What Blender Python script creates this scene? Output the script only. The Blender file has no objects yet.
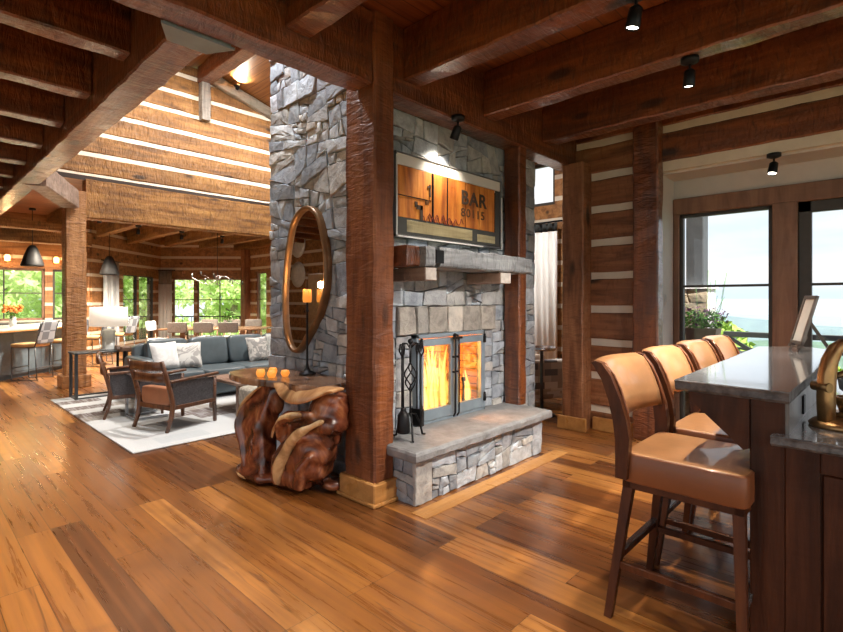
import bpy, math, random
from mathutils import Vector, Matrix
PI = math.pi
S = bpy.context.scene
COL = S.collection
rnd = random.Random(11)

# ------------------------------------------------------------------ helpers
class MB:
    """collects faces; build() links ONE mesh object"""
    def __init__(s):
        s.v = []; s.f = []; s.m = []; s.c = []; s.M = Matrix.Identity(4); s.sm = []
    def face(s, idx, mi=0, col=None, smooth=False):
        s.f.append(tuple(idx)); s.m.append(mi); s.c.append(col or (1, 1, 1)); s.sm.append(smooth)
    def add(s, vs, fs, mi=0, col=None, smooth=False):
        b = len(s.v)
        for p in vs: s.v.append(tuple(s.M @ Vector(p)))
        for f in fs: s.face([b + i for i in f], mi, col, smooth)
    def box(s, a, b, mi=0, bev=0.0, col=None):
        x0, y0, z0 = a; x1, y1, z1 = b
        if x0 > x1: x0, x1 = x1, x0
        if y0 > y1: y0, y1 = y1, y0
        if z0 > z1: z0, z1 = z1, z0
        e = min(bev, (x1-x0)*.45, (y1-y0)*.45, (z1-z0)*.45)
        if e <= 0:
            vs = [(x, y, z) for z in (z0, z1) for y in (y0, y1) for x in (x0, x1)]
            s.add(vs, [(0, 2, 3, 1), (4, 5, 7, 6), (0, 1, 5, 4), (2, 6, 7, 3), (0, 4, 6, 2), (1, 3, 7, 5)], mi, col); return
        vs = []
        X = (x0, x1); Y = (y0, y1); Z = (z0, z1)
        idx = {}
        for i in (0, 1):
            for j in (0, 1):
                for k in (0, 1):
                    sx, sy, sz = (1 - 2*i), (1 - 2*j), (1 - 2*k)
                    for ax in range(3):
                        p = [X[i] + sx*e, Y[j] + sy*e, Z[k] + sz*e]
                        p[ax] = (X[i], Y[j], Z[k])[ax]
                        idx[i, j, k, ax] = len(vs); vs.append(tuple(p))
        fs = []
        for ax in range(3):
            for q in (0, 1):
                u, w = [(1, 2), (2, 0), (0, 1)][ax]
                def key(a, b):
                    t = [0, 0, 0]; t[ax] = q; t[u] = a; t[w] = b; return idx[t[0], t[1], t[2], ax]
                l = [key(0, 0), key(1, 0), key(1, 1), key(0, 1)]
                fs.append(l if q else l[::-1])
        for ax in range(3):
            u, w = [(1, 2), (2, 0), (0, 1)][ax]
            for a in (0, 1):
                for b in (0, 1):
                    def key(q, face):
                        t = [0, 0, 0]; t[ax] = q; t[u] = a; t[w] = b; return idx[t[0], t[1], t[2], face]
                    l = [key(0, u), key(1, u), key(1, w), key(0, w)]
                    fs.append(l if (a == b) else l[::-1])
        for i in (0, 1):
            for j in (0, 1):
                for k in (0, 1):
                    l = [idx[i, j, k, 0], idx[i, j, k, 1], idx[i, j, k, 2]]
                    fs.append(l if (i + j + k) % 2 == 1 else l[::-1])
        s.add(vs, fs, mi, col)
    def tube(s, pts, r, n=8, mi=0, caps=True, smooth=True, flat=1.0):
        pts = [Vector(p) for p in pts]
        rs = r if isinstance(r, (list, tuple)) else [r]*len(pts)
        vs = []; fs = []
        up = Vector((0, 0, 1)); prev = None
        for i, p in enumerate(pts):
            d = (pts[min(i+1, len(pts)-1)] - pts[max(i-1, 0)]).normalized()
            if prev is None:
                u = d.cross(up)
                if u.length < 1e-3: u = d.cross(Vector((1, 0, 0)))
            else:
                u = prev - d*prev.dot(d)
            u.normalize(); w = d.cross(u); prev = u
            for k in range(n):
                a = 2*PI*(k + .5)/n
                vs.append(p + u*math.cos(a)*rs[i] + w*math.sin(a)*rs[i]*flat)
        for i in range(len(pts)-1):
            for k in range(n):
                a, b = i*n+k, i*n+(k+1) % n
                fs.append((a, b, b+n, a+n))
        s.add(vs, fs, mi, None, smooth)
        if caps:
            b = len(s.v) - len(vs)
            s.face([b+k for k in range(n)][::-1], mi); s.face([b+(len(pts)-1)*n+k for k in range(n)], mi)
    def bar(s, a, b, w, h, mi=0, bev=0.0, up=(0, 0, 1)):
        """square bar between two points"""
        a = Vector(a); b = Vector(b); d = b - a; L = d.length; d.normalize()
        u = Vector(up).cross(d)
        if u.length < 1e-3: u = Vector((1, 0, 0)).cross(d)
        u.normalize(); t = d.cross(u)
        R = Matrix((d, u, t)).transposed().to_4x4(); R.translation = a
        o = s.M; s.M = o @ R; s.box((0, -w/2, -h/2), (L, w/2, h/2), mi, bev); s.M = o
    def lathe(s, prof, c=(0, 0, 0), n=24, mi=0, smooth=True, axis=None):
        vs = []; fs = []
        for r, z in prof:
            for k in range(n):
                a = 2*PI*k/n; vs.append((c[0]+r*math.cos(a), c[1]+r*math.sin(a), c[2]+z))
        for i in range(len(prof)-1):
            for k in range(n):
                a, b = i*n+k, i*n+(k+1) % n
                fs.append((a, b, b+n, a+n))
        o = s.M
        if axis is not None: s.M = o @ axis
        s.add(vs, fs, mi, None, smooth)
        b = len(s.v) - len(vs)
        if prof[0][0] > 1e-4: s.face([b+k for k in range(n)][::-1], mi)
        if prof[-1][0] > 1e-4: s.face([b+(len(prof)-1)*n+k for k in range(n)], mi)
        s.M = o
    def prism(s, poly, a, b, ax=2, mi=0):
        """2D polygon (ccw) extruded from a to b on axis ax"""
        n = len(poly)
        def P(q, t):
            if ax == 2: return (q[0], q[1], t)
            if ax == 0: return (t, q[0], q[1])
            return (q[1], t, q[0])
        vs = [P(q, a) for q in poly] + [P(q, b) for q in poly]
        fs = [tuple(range(n))[::-1], tuple(range(n, 2*n))] + [(i, (i+1) % n, n+(i+1) % n, n+i) for i in range(n)]
        s.add(vs, fs, mi)
    def cushion(s, c, size, e=.35, n=10, mi=0, rot=None, puff=0.0):
        """superellipsoid-like pillow, size = full extents"""
        vs = []; fs = []
        R = rot or Matrix.Identity(3)
        nu, nv = 2*n, n
        def sg(x, p): return math.copysign(abs(x)**p, x)
        for j in range(nv+1):
            ph = -PI/2 + PI*j/nv
            for i in range(nu):
                th = 2*PI*(i+.5)/nu
                x = sg(math.cos(ph), e)*sg(math.cos(th), e); y = sg(math.cos(ph), e)*sg(math.sin(th), e); z = sg(math.sin(ph), e)
                z *= 1 + puff*((1-x*x)*(1-y*y) - .5)
                vs.append(Vector(c) + R @ Vector((x*size[0]/2, y*size[1]/2, z*size[2]/2)))
        for j in range(nv):
            for i in range(nu):
                a, b = j*nu+i, j*nu+(i+1) % nu
                fs.append((a, b, b+nu, a+nu))
        s.add(vs, fs, mi, None, True)
    def ball(s, c, r, n=10, mi=0): s.cushion(c, (2*r, 2*r, 2*r), 1.0, n, mi)
    def hewn(s, a, b, w, h, mi=0, seg=.12, j=.004, ch=.012, up=(0, 0, 1), seed=0):
        """hand-hewn timber: chamfered section, wavering faces"""
        rr = random.Random(seed)
        a = Vector(a); b = Vector(b); d = b - a; L = d.length; d.normalize()
        u = Vector(up).cross(d)
        if u.length < 1e-3: u = Vector((0, 1, 0)).cross(d)
        u.normalize(); t = d.cross(u)
        prof = [(-w/2+ch, -h/2), (w/2-ch, -h/2), (w/2, -h/2+ch), (w/2, h/2-ch), (w/2-ch, h/2), (-w/2+ch, h/2), (-w/2, h/2-ch), (-w/2, -h/2+ch)]
        n = max(2, int(L/seg)); vs = []; fs = []
        for i in range(n+1):
            q = a + d*(L*i/n)
            jj = [(rr.uniform(-j, j), rr.uniform(-j, j)) for _ in range(4)]
            for k, (x, y) in enumerate(prof):
                g = jj[((k+1)//2) % 4]
                vs.append(q + u*(x+g[0]) + t*(y+g[1]))
        for i in range(n):
            for k in range(8):
                p0, p1 = i*8+k, i*8+(k+1) % 8
                fs.append((p0, p1, p1+8, p0+8))
        fs.append(tuple(range(8))[::-1]); fs.append(tuple(n*8+k for k in range(8)))
        s.add(vs, fs, mi)
    def build(s, name, mats, parent=None, loc=None):
        me = bpy.data.meshes.new(name)
        me.from_pydata(s.v, [], s.f); me.validate(clean_customdata=False)
        if not isinstance(mats, (list, tuple)): mats = [mats]
        for m in mats: me.materials.append(m)
        if len(me.polygons) == len(s.f):
            me.polygons.foreach_set('material_index', s.m)
            me.polygons.foreach_set('use_smooth', s.sm)
            if any(c != (1, 1, 1) for c in s.c):
                at = me.color_attributes.new('Col', 'FLOAT_COLOR', 'CORNER')
                d = []
                for p, c in zip(me.polygons, s.c): d += [c[0], c[1], c[2], 1.0]*p.loop_total
                at.data.foreach_set('color', d)
        me.update()
        o = bpy.data.objects.new(name, me); COL.objects.link(o)
        if loc is not None: o.location = loc
        if parent is not None: o.parent = parent
        return o

def tag(o, label, cat, group=None, kind=None):
    o['label'] = label; o['category'] = cat
    if group: o['group'] = group
    if kind: o['kind'] = kind
    return o
def struct(o): o['kind'] = 'structure'; return o
def thing(name, label, cat, loc=(0, 0, 0), rz=0, group=None):
    o = bpy.data.objects.new(name, None); o.empty_display_size = .1; COL.objects.link(o)
    o.location = loc; o.rotation_euler = (0, 0, rz)
    return tag(o, label, cat, group)
def dup(root, loc, rz=None, label=None, group=None):
    r = root.copy(); COL.objects.link(r); r.location = loc
    if rz is not None: r.rotation_euler = (0, 0, rz)
    if label: r['label'] = label
    if group: r['group'] = group
    for ch in list(root.children):
        c = ch.copy(); COL.objects.link(c); c.parent = r
        for g in list(ch.children):
            d = g.copy(); COL.objects.link(d); d.parent = c
    return r
def Rz(a): return Matrix.Rotation(a, 4, 'Z')
def T(x, y, z=0): return Matrix.Translation((x, y, z))

# ------------------------------------------------------------------ materials
class NT:
    def __init__(s, name):
        s.mat = bpy.data.materials.new(name); s.mat.use_nodes = True
        s.t = s.mat.node_tree; s.n = s.t.nodes; s.l = s.t.links
        s.b = s.n['Principled BSDF']; s.out = s.n['Material Output']
    def N(s, ty, **k):
        o = s.n.new('ShaderNode' + ty)
        for a, v in k.items():
            if a.startswith('i_'): o.inputs[a[2:].replace('_', ' ')].default_value = v
            else: setattr(o, a, v)
        return o
    def L(s, a, b): s.l.new(a, b)
    def set(s, **k):
        for a, v in k.items():
            nm = {'base': 'Base Color', 'rough': 'Roughness', 'metal': 'Metallic', 'coat': 'Coat Weight', 'crough': 'Coat Roughness', 'ecol': 'Emission Color', 'estr': 'Emission Strength', 'spec': 'Specular IOR Level', 'trans': 'Transmission Weight', 'sheen': 'Sheen Weight'}[a]
            if isinstance(v, tuple) and len(v) == 3: v = (*v, 1)
            s.b.inputs[nm].default_value = v
    def coords(s, scale=(1, 1, 1), rot=(0, 0, 0), rand=True, src='Object'):
        tc = s.N('TexCoord'); v = tc.outputs[src]
        if rand:
            oi = s.N('ObjectInfo'); ml = s.N('Math', operation='MULTIPLY'); ml.inputs[1].default_value = 37.0
            s.L(oi.outputs['Random'], ml.inputs[0])
            ad = s.N('VectorMath', operation='ADD'); s.L(v, ad.inputs[0]); s.L(ml.outputs[0], ad.inputs[1]); v = ad.outputs[0]
        mp = s.N('Mapping'); mp.inputs['Scale'].default_value = scale; mp.inputs['Rotation'].default_value = rot
        s.L(v, mp.inputs['Vector']); return mp.outputs[0]
    def noise(s, vec, scale=5, detail=4, rough=.55, dist=0):
        o = s.N('TexNoise'); o.inputs['Scale'].default_value = scale; o.inputs['Detail'].default_value = detail
        o.inputs['Roughness'].default_value = rough; o.inputs['Distortion'].default_value = dist
        s.L(vec, o.inputs['Vector']); return o.outputs['Fac']
    def ramp(s, fac, stops, interp='LINEAR'):
        o = s.N('ValToRGB'); cr = o.color_ramp; cr.interpolation = interp
        while len(cr.elements) < len(stops): cr.elements.new(.5)
        for e, (p, c) in zip(cr.elements, stops):
            e.position = p; e.color = (*c, 1) if len(c) == 3 else c
        s.L(fac, o.inputs['Fac']); return o.outputs['Color']
    def mix(s, a, b, fac, mode='MIX'):
        o = s.N('Mix', data_type='RGBA', blend_type=mode)
        for x, i in ((a, 6), (b, 7)):
            if hasattr(x, 'is_linked') or hasattr(x, 'links'): s.L(x, o.inputs[i])
            else: o.inputs[i].default_value = (*x, 1)
        if hasattr(fac, 'links'): s.L(fac, o.inputs[0])
        else: o.inputs[0].default_value = fac
        return o.outputs[2]
    def math(s, op, a, b=None):
        o = s.N('Math', operation=op)
        for x, i in ((a, 0), (b, 1)):
            if x is None: continue
            if hasattr(x, 'links'): s.L(x, o.inputs[i])
            else: o.inputs[i].default_value = x
        return o.outputs[0]
    def bump(s, h, strength=.3, dist=.01, nrm=None):
        o = s.N('Bump'); o.inputs['Strength'].default_value = strength; o.inputs['Distance'].default_value = dist
        s.L(h, o.inputs['Height'])
        if nrm is not None: s.L(nrm, o.inputs['Normal'])
        s.L(o.outputs[0], s.b.inputs['Normal']); return o.outputs[0]

def plain(name, col, rough=.5, metal=0, var=.12, scale=12, bump=.1, coat=0, bd=.004, sheen=0):
    m = NT(name); v = m.coords((1, 1, 1))
    f = m.noise(v, scale, 4)
    d = tuple(c*(1-var) for c in col); l = tuple(min(1, c*(1+var)) for c in col)
    m.L(m.ramp(f, [(.3, d), (.7, l)]), m.b.inputs['Base Color'])
    m.set(rough=rough, metal=metal, coat=coat, sheen=sheen)
    if bump: m.bump(m.noise(v, scale*4, 3), bump, bd)
    return m.mat

def timber(name, dark, mid, light, axis, rough=.45, kerf=.5, knots=True, band=False, coat=0.0, bst=.8, spec=.5):
    m = NT(name)
    lo = [5, 5, 5]; lo[axis] = .6
    v = m.coords(tuple(lo)); grain = m.noise(v, 2.2, 6, .6, .6)
    col = m.ramp(grain, [(.28, dark), (.5, mid), (.72, light)])
    big = m.noise(m.coords((.8, .8, .8)), 1.6, 3)
    col = m.mix(col, dark, m.ramp(big, [(.52, (0, 0, 0)), (.8, (.7, .7, .7))]))
    sc = [3.2, 3.2, 3.2]; sc[axis] = 1.1
    if knots:
        vo = m.N('TexVoronoi'); vo.inputs['Scale'].default_value = 1.0
        m.L(m.coords(tuple(sc)), vo.inputs['Vector'])
        k = m.ramp(vo.outputs['Distance'], [(.0, (1, 1, 1)), (.09, (.85, .85, .85)), (.16, (0, 0, 0))])
        col = m.mix(col, tuple(c*.28 for c in dark), k)
    # saw and adze marks across the grain
    kx = [5.5, 5.5, 5.5]; kx[axis] = 20
    kf = m.noise(m.coords(tuple(kx)), 1.5, 3, .55, .7)
    col = m.mix(col, tuple(c*.7 for c in dark), m.ramp(kf, [(.54, (0, 0, 0)), (.74, (.4*min(1.7, kerf*2),)*3)]))
    if band:
        g = m.N('NewGeometry'); sx = m.N('SeparateXYZ'); m.L(g.outputs['Position'], sx.inputs[0])
        z = m.math('DIVIDE', m.math('ADD', sx.outputs[2], .1735), .364)
        fr = m.math('FRACT', z)
        ch = m.ramp(fr, [(0, (1, 1, 1)), (.2, (1, 1, 1)), (.215, (0, 0, 0))], 'LINEAR')
        col = m.mix(col, (.62, .55, .45), ch)
    m.L(col, m.b.inputs['Base Color'])
    r = m.ramp(kf, [(.3, (rough-.1,)*3), (.7, (rough+.15,)*3)]); m.L(r, m.b.inputs['Roughness'])
    m.set(coat=coat, crough=.25, spec=spec)
    fine = m.noise(m.coords((30 if axis else 3, 30 if axis != 1 else 3, 30 if axis != 2 else 3)), 1.5, 3)
    h = m.math('ADD', m.math('MULTIPLY', kf, kerf*2), m.math('MULTIPLY', fine, .35))
    m.bump(h, bst, .014)
    return m.mat

def stone(name):
    m = NT(name); at = m.N('VertexColor'); at.layer_name = 'Col'
    v = m.coords((1, 1, 1), rand=False)
    n1 = m.noise(v, 9, 7, .65, .5)
    n2 = m.noise(m.coords((1, 1, 3.5), rand=False), 5, 5, .6, 1.0)
    c = m.mix(at.outputs['Color'], m.ramp(n1, [(.3, (.42, .42, .44)), (.55, (1, 1, 1)), (.75, (1.25, 1.22, 1.16))]), .85, 'MULTIPLY')
    c = m.mix(c, (.44, .33, .2), m.ramp(n2, [(.60, (0, 0, 0)), (.78, (.3, .3, .3))]))
    m.L(c, m.b.inputs['Base Color']); m.set(rough=.82)
    h = m.math('ADD', n1, m.math('MULTIPLY', m.noise(v, 38, 4), .35))
    m.bump(h, .8, .02)
    return m.mat

def floor_mat():
    m = NT('floor_planks')
    tc = m.N('TexCoord')
    mp = m.N('Mapping'); mp.inputs['Rotation'].default_value = (0, 0, -PI/2); m.L(tc.outputs['Object'], mp.inputs['Vector'])
    br = m.N('TexBrick'); br.offset = .37; br.offset_frequency = 3; br.squash = 1
    br.inputs['Color1'].default_value = (0, 0, 0, 1); br.inputs['Color2'].default_value = (1, 1, 1, 1); br.inputs['Mortar'].default_value = (.5, .5, .5, 1)
    for k, x in (('Scale', 1), ('Mortar Size', .0016), ('Mortar Smooth', .1), ('Bias', 0), ('Brick Width', 1.9), ('Row Height', .165)):
        br.inputs[k].default_value = x
    m.L(mp.outputs[0], br.inputs['Vector'])
    sep = m.N('SeparateColor'); m.L(br.outputs['Color'], sep.inputs[0]); pid = sep.outputs[0]
    off = m.N('CombineXYZ'); m.L(m.math('MULTIPLY', pid, 31.7), off.inputs[0]); m.L(m.math('MULTIPLY', pid, 17.3), off.inputs[1]); m.L(m.math('MULTIPLY', pid, 53.1), off.inputs[2])
    ad = m.N('VectorMath', operation='ADD'); m.L(tc.outputs['Object'], ad.inputs[0]); m.L(off.outputs[0], ad.inputs[1])
    def sc(x, y, z=1):
        q = m.N('Mapping'); q.inputs['Scale'].default_value = (x, y, z); m.L(ad.outputs[0], q.inputs['Vector']); return q.outputs[0]
    tone = m.ramp(pid, [(.0, (.080, .026, .006)), (.22, (.155, .053, .011)), (.5, (.235, .086, .017)), (.78, (.32, .126, .027)), (1, (.43, .195, .052))])
    g = m.noise(sc(10, .45), 2.5, 5, .6, .25)
    col = m.mix(tone, m.ramp(g, [(.28, (.36, .27, .2)), (.5, (.95, .93, .9)), (.72, (1.3, 1.27, 1.2))]), .85, 'MULTIPLY')
    wv = m.N('TexWave', wave_type='RINGS', rings_direction='Y'); wv.inputs['Scale'].default_value = 2.2; wv.inputs['Distortion'].default_value = 3.5; wv.inputs['Detail'].default_value = 2; wv.inputs['Detail Scale'].default_value = .6
    m.L(sc(2.2, .16), wv.inputs['Vector'])
    col = m.mix(col, (.20, .07, .02), m.ramp(wv.outputs['Fac'], [(.0, (.42, .42, .42)), (.4, (0, 0, 0))]))
    vo = m.N('TexVoronoi'); vo.inputs['Scale'].default_value = 1.5; m.L(sc(1.6, .8), vo.inputs['Vector'])
    col = m.mix(col, (.055, .022, .01), m.ramp(vo.outputs['Distance'], [(0, (.9, .9, .9)), (.03, (.7, .7, .7)), (.075, (0, 0, 0))]))
    cl = m.noise(tc.outputs['Object'], 1.1, 4, .6, .8); col = m.mix(col, (.10, .035, .010), m.ramp(cl, [(.5, (0,)*3), (.72, (.6,)*3)]))
    ck = m.noise(sc(2.6, .22), 1.3, 4, .55, 1.2)
    col = m.mix(col, (.06, .022, .01), m.math('MULTIPLY', m.ramp(ck, [(.49, (0,)*3), (.498, (.8,)*3), (.506, (0,)*3)]), m.ramp(m.noise(sc(1, .5), 1.0, 2), [(.55, (0,)*3), (.6, (1,)*3)])))
    col = m.mix(col, (.05, .02, .008), br.outputs['Fac'])
    m.L(col, m.b.inputs['Base Color'])
    m.L(m.ramp(g, [(.3, (.24,)*3), (.7, (.36,)*3)]), m.b.inputs['Roughness'])
    m.set(spec=.5, coat=.5, crough=.19)
    h = m.math('SUBTRACT', m.noise(sc(3, .6), 2, 2), m.math('MULTIPLY', br.outputs['Fac'], .8))
    m.bump(h, .14, .006)
    return m.mat

def glass_mat(name='window_glass', tint=(1, 1, 1), f=.07):
    m = NT(name); m.n.remove(m.b)
    t = m.N('BsdfTransparent'); t.inputs[0].default_value = (*tint, 1)
    g = m.N('BsdfGlossy'); g.inputs['Roughness'].default_value = .02
    lw = m.N('LayerWeight'); lw.inputs[0].default_value = .25
    fac = m.math('MULTIPLY', m.math('ADD', lw.outputs['Fresnel'], .02), f*8)
    x = m.N('MixShader'); m.L(fac, x.inputs[0]); m.L(t.outputs[0], x.inputs[1]); m.L(g.outputs[0], x.inputs[2]); m.L(x.outputs[0], m.out.inputs[0])
    return m.mat

def emit(name, col, st):
    m = NT(name); m.set(base=col, ecol=col, estr=st, rough=.5); return m.mat

RD = ((.055, .013, .004), (.175, .046, .011), (.30, .09, .022))       # deep red-brown oiled timber
GD = ((.085, .033, .008), (.25, .112, .028), (.39, .205, .062))          # honey coloured logs
PO = ((.08, .022, .007), (.21, .063, .018), (.33, .115, .035))
BR = ((.09, .032, .013), (.27, .105, .042), (.40, .18, .08))
TR = {a: timber('red_timber_%d' % a, *RD, a, rough=.38, coat=.8, kerf=.8, bst=.95) for a in range(3)}
TG = {a: timber('honey_timber_%d' % a, *GD, a, rough=.5, kerf=1.1, bst=1.0) for a in range(3)}
TP = timber('post_timber', *PO, 2, coat=.1)
TPL = timber('great_room_post_timber', (.13, .05, .016), (.30, .135, .045), (.42, .21, .08), 2, kerf=.9)
TB = timber('log_wall_timber', *BR, 1)
TBP = timber('log_wall_post_timber', *BR, 2)
TBAND = timber('chinked_log_wall', (.12, .05, .016), (.30, .135, .045), (.44, .22, .085), 0, band=True)
TBEIGE = timber('window_trim_timber', (.15, .075, .045), (.25, .13, .08), (.33, .18, .11), 2, kerf=.1, knots=False)
PINE = timber('plinth_wood', (.34, .15, .04), (.46, .22, .065), (.55, .28, .09), 0, rough=.35, kerf=.03, knots=False)
GREYB = timber('weathered_mantel', (.12, .12, .125), (.33, .34, .35), (.56, .58, .59), 0, rough=.75, kerf=1.0)
WALN = timber('dark_walnut', (.035, .009, .004), (.085, .025, .009), (.14, .045, .015), 2, rough=.38, kerf=.03, knots=False, coat=.0, spec=.3)
CABW = timber('bar_cabinet_wood', (.022, .006, .002), (.058, .018, .008), (.10, .033, .014), 2, rough=.45, kerf=.05, coat=.0, spec=.25)
CHAIRW = timber('armchair_wood', (.05, .018, .008), (.12, .045, .018), (.2, .08, .03), 2, rough=.35, kerf=.03, knots=False, coat=.3)
STONE = stone('field_stone')
MORTAR = plain('mortar', (.15, .145, .14), .95, var=.3, scale=30, bump=.5)
CHINK = plain('chinking', (.74, .68, .58), .9, var=.06, scale=9, bump=.3)
WHITE = plain('white_plaster', (.60, .57, .55), .85, var=.03, bump=.05)
FLOOR = floor_mat()
STEEL = plain('blue_grey_steel', (.24, .30, .35), .42, .2, var=.15, scale=6, bump=.05)
BLACK = plain('black_iron', (.015, .015, .017), .45, .6, bump=.08)
DARKF = plain('dark_window_frame', (.06, .055, .05), .5, .2, bump=.03)
GLASS = glass_mat()
SLATE = plain('hearth_slab_stone', (.25, .255, .265), .7, var=.25, scale=7, bump=.6, bd=.012)
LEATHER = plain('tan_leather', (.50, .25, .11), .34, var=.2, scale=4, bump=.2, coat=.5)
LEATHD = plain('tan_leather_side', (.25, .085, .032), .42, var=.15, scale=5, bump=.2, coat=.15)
GRANITE = None

def granite():
    m = NT('granite'); v = m.coords((1, 1, 1))
    a = m.noise(v, 55, 4, .7); b = m.noise(v, 9, 5, .6, 1.5)
    c = m.ramp(a, [(.3, (.05, .05, .055)), (.48, (.2, .2, .21)), (.6, (.40, .40, .42)), (.8, (.62, .6, .58))])
    c = m.mix(c, (.35, .36, .38), m.ramp(b, [(.5, (0, 0, 0)), (.62, (.35, .35, .35)), (.7, (0, 0, 0))]))
    m.L(c, m.b.inputs['Base Color']); m.set(rough=.14, spec=.6, coat=1.0, crough=.07)
    return m.mat
GRANITE = granite()

# ------------------------------------------------------------------ camera
FPX = 499.0; HEAD = math.radians(43.5); CAMZ = 1.42
cam = bpy.data.cameras.new('camera'); co = bpy.data.objects.new('camera', cam); COL.objects.link(co)
cam.sensor_fit = 'HORIZONTAL'; cam.sensor_width = 36; cam.lens = 36*FPX/843
cam.shift_y = -(316-300)/843.0
cam.clip_start = .05; cam.clip_end = 8000
co.location = (0, 0, CAMZ); co.rotation_euler = (PI/2, 0, HEAD - PI/2)
S.camera = co

# ------------------------------------------------------------------ world
w = bpy.data.worlds.new('sky'); S.world = w; w.use_nodes = True
t = w.node_tree; t.nodes.clear()
def wn(ty): return t.nodes.new('ShaderNode'+ty)
tc = wn('TexCoord'); sx = wn('SeparateXYZ'); t.links.new(tc.outputs['Generated'], sx.inputs[0])
r1 = wn('ValToRGB'); t.links.new(sx.outputs[2], r1.inputs[0])
els = [(0, (.22, .26, .2, 1)), (.48, (.3, .35, .3, 1)), (.5, (.62, .78, .92, 1)), (.60, (.80, .88, .96, 1)), (.8, (.62, .78, 1, 1))]
mr = wn('MapRange'); mr.inputs['From Min'].default_value = -1; t.links.new(sx.outputs[2], mr.inputs['Value']); t.links.new(mr.outputs[0], r1.inputs[0])
while len(r1.color_ramp.elements) < len(els): r1.color_ramp.elements.new(.5)
for e, (p, c) in zip(r1.color_ramp.elements, els): e.position = p; e.color = c
mp = wn('Mapping'); mp.inputs['Scale'].default_value = (1.6, 1.6, 9); t.links.new(tc.outputs['Generated'], mp.inputs[0])
no = wn('TexNoise'); no.inputs['Scale'].default_value = 1.7; no.inputs['Detail'].default_value = 6; t.links.new(mp.outputs[0], no.inputs['Vector'])
cr = wn('ValToRGB'); cr.color_ramp.elements[0].position = .36; cr.color_ramp.elements[1].position = .60; t.links.new(no.outputs['Fac'], cr.inputs[0])
up = wn('MapRange'); up.inputs['From Min'].default_value = 0.0; up.inputs['From Max'].default_value = .03; t.links.new(sx.outputs[2], up.inputs['Value'])
ml = wn('Math'); ml.operation = 'MULTIPLY'; t.links.new(cr.outputs[0], ml.inputs[0]); t.links.new(up.outputs[0], ml.inputs[1])
mx = wn('Mix'); mx.data_type = 'RGBA'; t.links.new(ml.outputs[0], mx.inputs[0]); t.links.new(r1.outputs[0], mx.inputs[6]); mx.inputs[7].default_value = (1, .99, .97, 1)
bg = wn('Background'); bg.inputs[1].default_value = .66; t.links.new(mx.outputs[2], bg.inputs[0])
wo = wn('OutputWorld'); t.links.new(bg.outputs[0], wo.inputs[0])

# ------------------------------------------------------------------ stonework generator
PAL = [(.43, .48, .54), (.36, .40, .46), (.50, .54, .58), (.43, .43, .42), (.32, .36, .41), (.48, .47, .45), (.56, .61, .67), (.37, .38, .39)]
def clip(poly, p, n):
    out = []
    for i in range(len(poly)):
        a = poly[i]; b = poly[(i+1) % len(poly)]
        da = (a[0]-p[0])*n[0]+(a[1]-p[1])*n[1]; db = (b[0]-p[0])*n[0]+(b[1]-p[1])*n[1]
        if da >= 0: out.append(a)
        if (da > 0 and db < 0) or (da < 0 and db > 0):
            k = da/(da-db); out.append((a[0]+(b[0]-a[0])*k, a[1]+(b[1]-a[1])*k))
    return out
def area(p): return abs(sum(p[i][0]*p[(i+1) % len(p)][1]-p[(i+1) % len(p)][0]*p[i][1] for i in range(len(p))))/2
def split(poly, amin, amax, R, out, tilt=9, depth=0):
    A = area(poly)
    us = [q[0] for q in poly]; vs = [q[1] for q in poly]
    W = max(us)-min(us); H = max(vs)-min(vs)
    ok = A < amax and R.random() < (.12 + .55*(1-(A-amin)/(amax-amin)) if A > amin else 1) and max(W, H) < 4*min(W, H)
    if (A < amin*1.6 and max(W, H) < 4*min(W, H)) or ok or depth > 14: out.append(poly); return
    an = math.radians(R.gauss(0, tilt))
    if W > H*(1.35 if R.random() < .8 else 2.8): n = (math.cos(an), math.sin(an))
    else: n = (math.sin(an), math.cos(an))
    k = R.uniform(.33, .67)
    p = (min(us)+W*k, min(vs)+H*k)
    a = clip(poly, p, n); b = clip(poly, p, (-n[0], -n[1]))
    for q in (a, b):
        if len(q) > 2 and area(q) > 1e-4: split(q, amin, amax, R, out, tilt, depth+1)
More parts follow.
